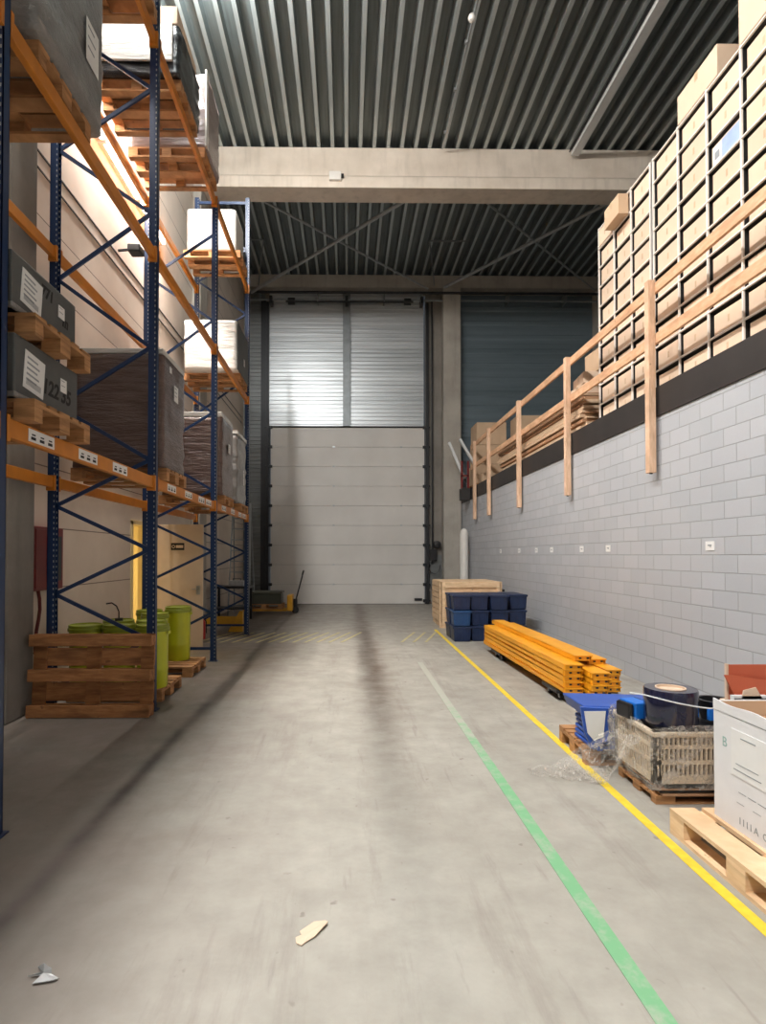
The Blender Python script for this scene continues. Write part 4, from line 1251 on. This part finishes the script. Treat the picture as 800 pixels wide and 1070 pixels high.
fl = film_sheet('loose_film', ((2.03, 3.98, .44), (2.02, 4.45, .36)), ((1.88, 4.25, .02), (1.62, 4.62, .02)), 26, 26, .03, seed=2)
tag(fl, 'clear film hanging from the basket corner down to the floor', 'plastic film')
fl = film_sheet('loose_film', ((1.90, 4.28, .03), (1.80, 4.60, .03)), ((1.42, 4.44, .01), (1.44, 4.62, .01)), 16, 24, .035, seed=9)
tag(fl, 'crumpled clear film tail lying on the floor across the yellow line', 'plastic film')

# items on the basket
t = thing('film_roll', (2.30, 4.10, .512), 'large dark roll of film with pale cardboard core on the basket', 'roll')
MB().lathe([(.101, 0), (.17, 0), (.175, .01), (.175, .235), (.17, .245), (.101, .245), (.101, 0)], 40).build('film_winding', M['dark_wrap'], t, smooth=True)
MB().lathe([(.09, 0), (.10, 0), (.10, .25), (.09, .25), (.09, 0)], 32).build('cardboard_core', M['card_pale'], t, smooth=True)
MB().lathe([(.001, 0.225), (.089, .225), (.089, .235), (.001, .235)], 24).build('core_fill', M['card_pale'], t)
t = thing('dark_tray', (2.62, 4.18, .495), 'flat black tray lying across the basket under the film roll', 'tray')
MB().box(-.48, .52, -.24, .24, 0, .015).build('tray_base', M['black'], t)
t = thing('blue_box', (2.12, 4.18, .512), 'bright blue carton on the basket left of the film roll', 'box')
# keep it clear of the roll
t.location = (2.15, 4.30, .50)
T = Matrix.Rotation(R(12), 4, 'Z')
MB().box(-.07, .055, -.09, .09, 0, .12, T).build('box_body', M['bright_blue'], t, bevel=.006)
MB().box(.0555, .06, -.09, .09, 0, .12, T).build('dark_end', M['black'], t)
MB().box(-.115, -.0705, -.08, .08, 0, .115, T).build('dark_cap', M['black'], t, bevel=.02)
t = thing('strap_loop', (2.3, 4.1, .64), 'thin white strap looping around the film roll', 'strap')
pts = [(.36*math.cos(a), -.20+.05*math.cos(a*2)+.02, .085-.0012*k*3) for k, a in enumerate([R(180-8*i) for i in range(22)])]
pts = [(-.26, .06, .07), (-.22, -.08, .085), (-.15, -.16, .075), (-.05, -.195, .055), (.06, -.2, .035), (.16, -.19, .02), (.28, -.15, .012), (.42, -.08, .015)]
MB().path(pts, .005, 8).build('strap', M['white_metal'], t, smooth=True)
t = thing('black_pot', (2.66, 4.22, .512), 'black plastic container behind the film roll on the basket', 'container')
MB().lathe([(.09, 0), (.12, .13), (.125, .14), (.10, .14), (.09, .02), (.001, .02)], 24).build('pot', M['black'], t, smooth=True)
t.location = (2.68, 4.2, .512)
MB().box(-.12, -.06, -.13, -.10, .02, .10).build('blue_label', M['bright_blue'], t)

# ------------------------------------------------------------------ big white box on pallet
pallet((2.40, 2.95, 0), 0, 'pale new wooden pallet under the tall white carton at right', scale=(1.05, 1, 1.05))
lastp = [o for o in bpy.data.objects if o.get('label') == 'pale new wooden pallet under the tall white carton at right'][0]
for ch in children(lastp):
    ch.data = ch.data.copy(); ch.data.materials.clear(); ch.data.materials.append(M['crate_wood'])
wb = thing('white_carton', (2.62, 2.88, .152), 'tall open white printed carton standing on the new pallet at right', 'carton')
a, b, h = .42, .58, .68
wm = simple('white_printed_card', (.74, .74, .755), .55, 0, .03)
mb = MB().box(-a, -a+.01, -b, b, 0, h).box(a-.01, a, -b, b, 0, h).box(-a+.01, a-.01, -b, -b+.01, 0, h).box(-a+.01, a-.01, b-.01, b, 0, h)
mb.box(-a+.01, a-.01, -b+.01, b-.01, 0, .012)
mb.build('carton_body', wm, wb)
MB().box(-a+.01, a-.01, -b+.01, b-.01, h-.10, h-.09).build('brown_contents', M['brown_card'], wb)
# a brown inner face just below the rim
mb = MB()
mb.box(a-.02, a-.011, -b+.03, b-.03, .1, h-.005).box(-a+.03, a-.03, b-.02, b-.011, .1, h-.005).box(-a+.011, -a+.014, -b+.03, b-.03, .1, h-.02)
mb.build('inner_lining', M['card'], wb)
# torn film rim on top
mb = MB()
for i in range(22):
    y0_ = -b+i*(2*b)/22; y1_ = -b+(i+1)*(2*b)/22
    h0 = h+.008+.006*math.sin(i*.9); h1 = h+.008+.006*math.sin((i+1)*.9)
    mb.add([(-a-.003, y0_, h-.05), (-a-.003, y1_, h-.05), (-a-.003, y1_, h1), (-a-.003, y0_, h0), (-a+.006, y0_, h-.05), (-a+.006, y1_, h-.05), (-a+.006, y1_, h1), (-a+.006, y0_, h0)],
           [(0, 1, 2, 3), (4, 7, 6, 5), (3, 2, 6, 7)])
mb.build('white_rim', wm, wb)
FXn = -a
lb = MB().box(FXn-.003, FXn, .10, .42, .30, .56).build('shipping_label', M['paper'], wb)
mk = MB()
mk.box(FXn-.0045, FXn-.003, .18, .40, .335, .340).box(FXn-.0045, FXn-.003, .20, .38, .37, .374).box(FXn-.0045, FXn-.003, .22, .34, .52, .526)
mk.build('print', M['grey_ink'], lb)
text_mesh('side_print', 'A', .10, M['green_ink'], wb, face_nx((FXn-.001, .02, .33)))
text_mesh('side_print', 'B', .08, M['green_ink'], wb, face_nx((FXn-.001, .48, .46)))
text_mesh('side_print', 'HANDLE WITH CARE' if False else '— — — — —', .06, M['grey_ink'], wb, face_nx((FXn-.001, .18, .22)))
text_mesh('side_print', 'I I I I A  O O . I D', .055, M['grey_ink'], wb, face_nx((FXn-.001, .16, .06)))
mb = MB().box(FXn-.001, FXn, -.3, .44, .625, .628)
for k in range(5): mb.box(FXn-.001, FXn, -.2+k*.13, -.14+k*.13, .17-.004*k, .173-.004*k)
mb.build('side_lines', M['grey_ink'], wb)
# things inside or behind the carton
pc = thing('peach_carton', (2.47, 3.76, 0), 'peach coloured carton standing behind the white carton by the wall', 'carton')
MB().box(.03, .5, -.11, .11, 0, .74).build('box_body', M['card_pale'], pc, bevel=.005)
MB().prism([(.03, .74), (.2, .74), (.13, .86), (.05, .84)], -.10, -.095, 'y').build('raised_flap', M['card_pale'], pc)
t = thing('terracotta_board', (2.47, 3.76, .742), 'terracotta red folded board standing on the peach carton behind the white carton', 'board')
MB().prism([(-.02, .18), (.07, .0), (.5, .0), (.5, .10), (.05, .175)], -.02, -.012, 'y').build('front_fold', M['card_red'], t)
MB().prism([(.04, .0), (.04, .235), (.5, .235), (.5, .0)], .04, .048, 'y').build('rear_fold', M['card_red'], t)
MB().box(.03, .045, .035, .055, .0, .24).build('pale_edge', M['card_pale'], t)
for k in range(2):
    t = thing('striped_profile', (2.62, 3.68, .742+k*.032), ('lower', 'upper')[k]+' white strip with a black line lying before the terracotta board', 'strip')
    MB().box(-.16, .06, -.02, .02, 0, .03).build('strip', M['white_metal'], t)
    MB().box(-.16, .06, -.022, -.02, .008, .015).build('black_line', M['ink'], t)

# ------------------------------------------------------------------ floor litter
def scrap(name, lab, cat, loc, pts, m, th=.004, seed=0):
    vs = []; n = len(pts)
    for i, (x, y) in enumerate(pts): vs.append((x, y, .0015+abs(mnoise.noise(Vector((x*20, y*20, seed))))*.02))
    vs2 = [(x, y, z+th) for x, y, z in vs]
    c0 = (sum(p[0] for p in pts)/n, sum(p[1] for p in pts)/n)
    vs += vs2+[(c0[0], c0[1], .002), (c0[0], c0[1], .014)]
    fs = []
    for i in range(n):
        j = (i+1) % n
        fs += [(i, j, n+j, n+i), (j, i, 2*n), (n+i, n+j, 2*n+1)]
    o = MB().add(vs, fs).build(name, m, loc=loc)
    return tag(o, lab, cat)
scrap('cardboard_scrap', 'torn tan cardboard scrap lying in the middle of the near floor', 'litter', (-.16, 2.62, 0),
      [(-.06, -.06), (-.035, -.075), (-.02, -.055), (.02, -.02), (.075, .07), (.06, .095), (.01, .085), (-.05, .01), (-.04, -.015), (-.065, -.03)], M['card_pale'], seed=1)
scrap('plastic_scrap', 'crumpled dark and silver wrapper on the near floor at lower left', 'litter', (-1.22, 2.38, 0),
      [(-.06, -.01), (-.02, .0), (.0, -.03), (-.02, -.05), (.05, -.035), (.07, -.02), (.03, .0), (.01, .04), (-.03, .06), (-.05, .05), (-.01, .025)], M['zinc'], seed=5)

# ------------------------------------------------------------------ tidy: unused prototypes never remain; drop empty labels
for o in bpy.data.objects:
    if o.parent is None and o.type in {'MESH', 'EMPTY'} and 'label' not in o and o.get('kind') != 'structure':
        print('UNLABELLED', o.name)
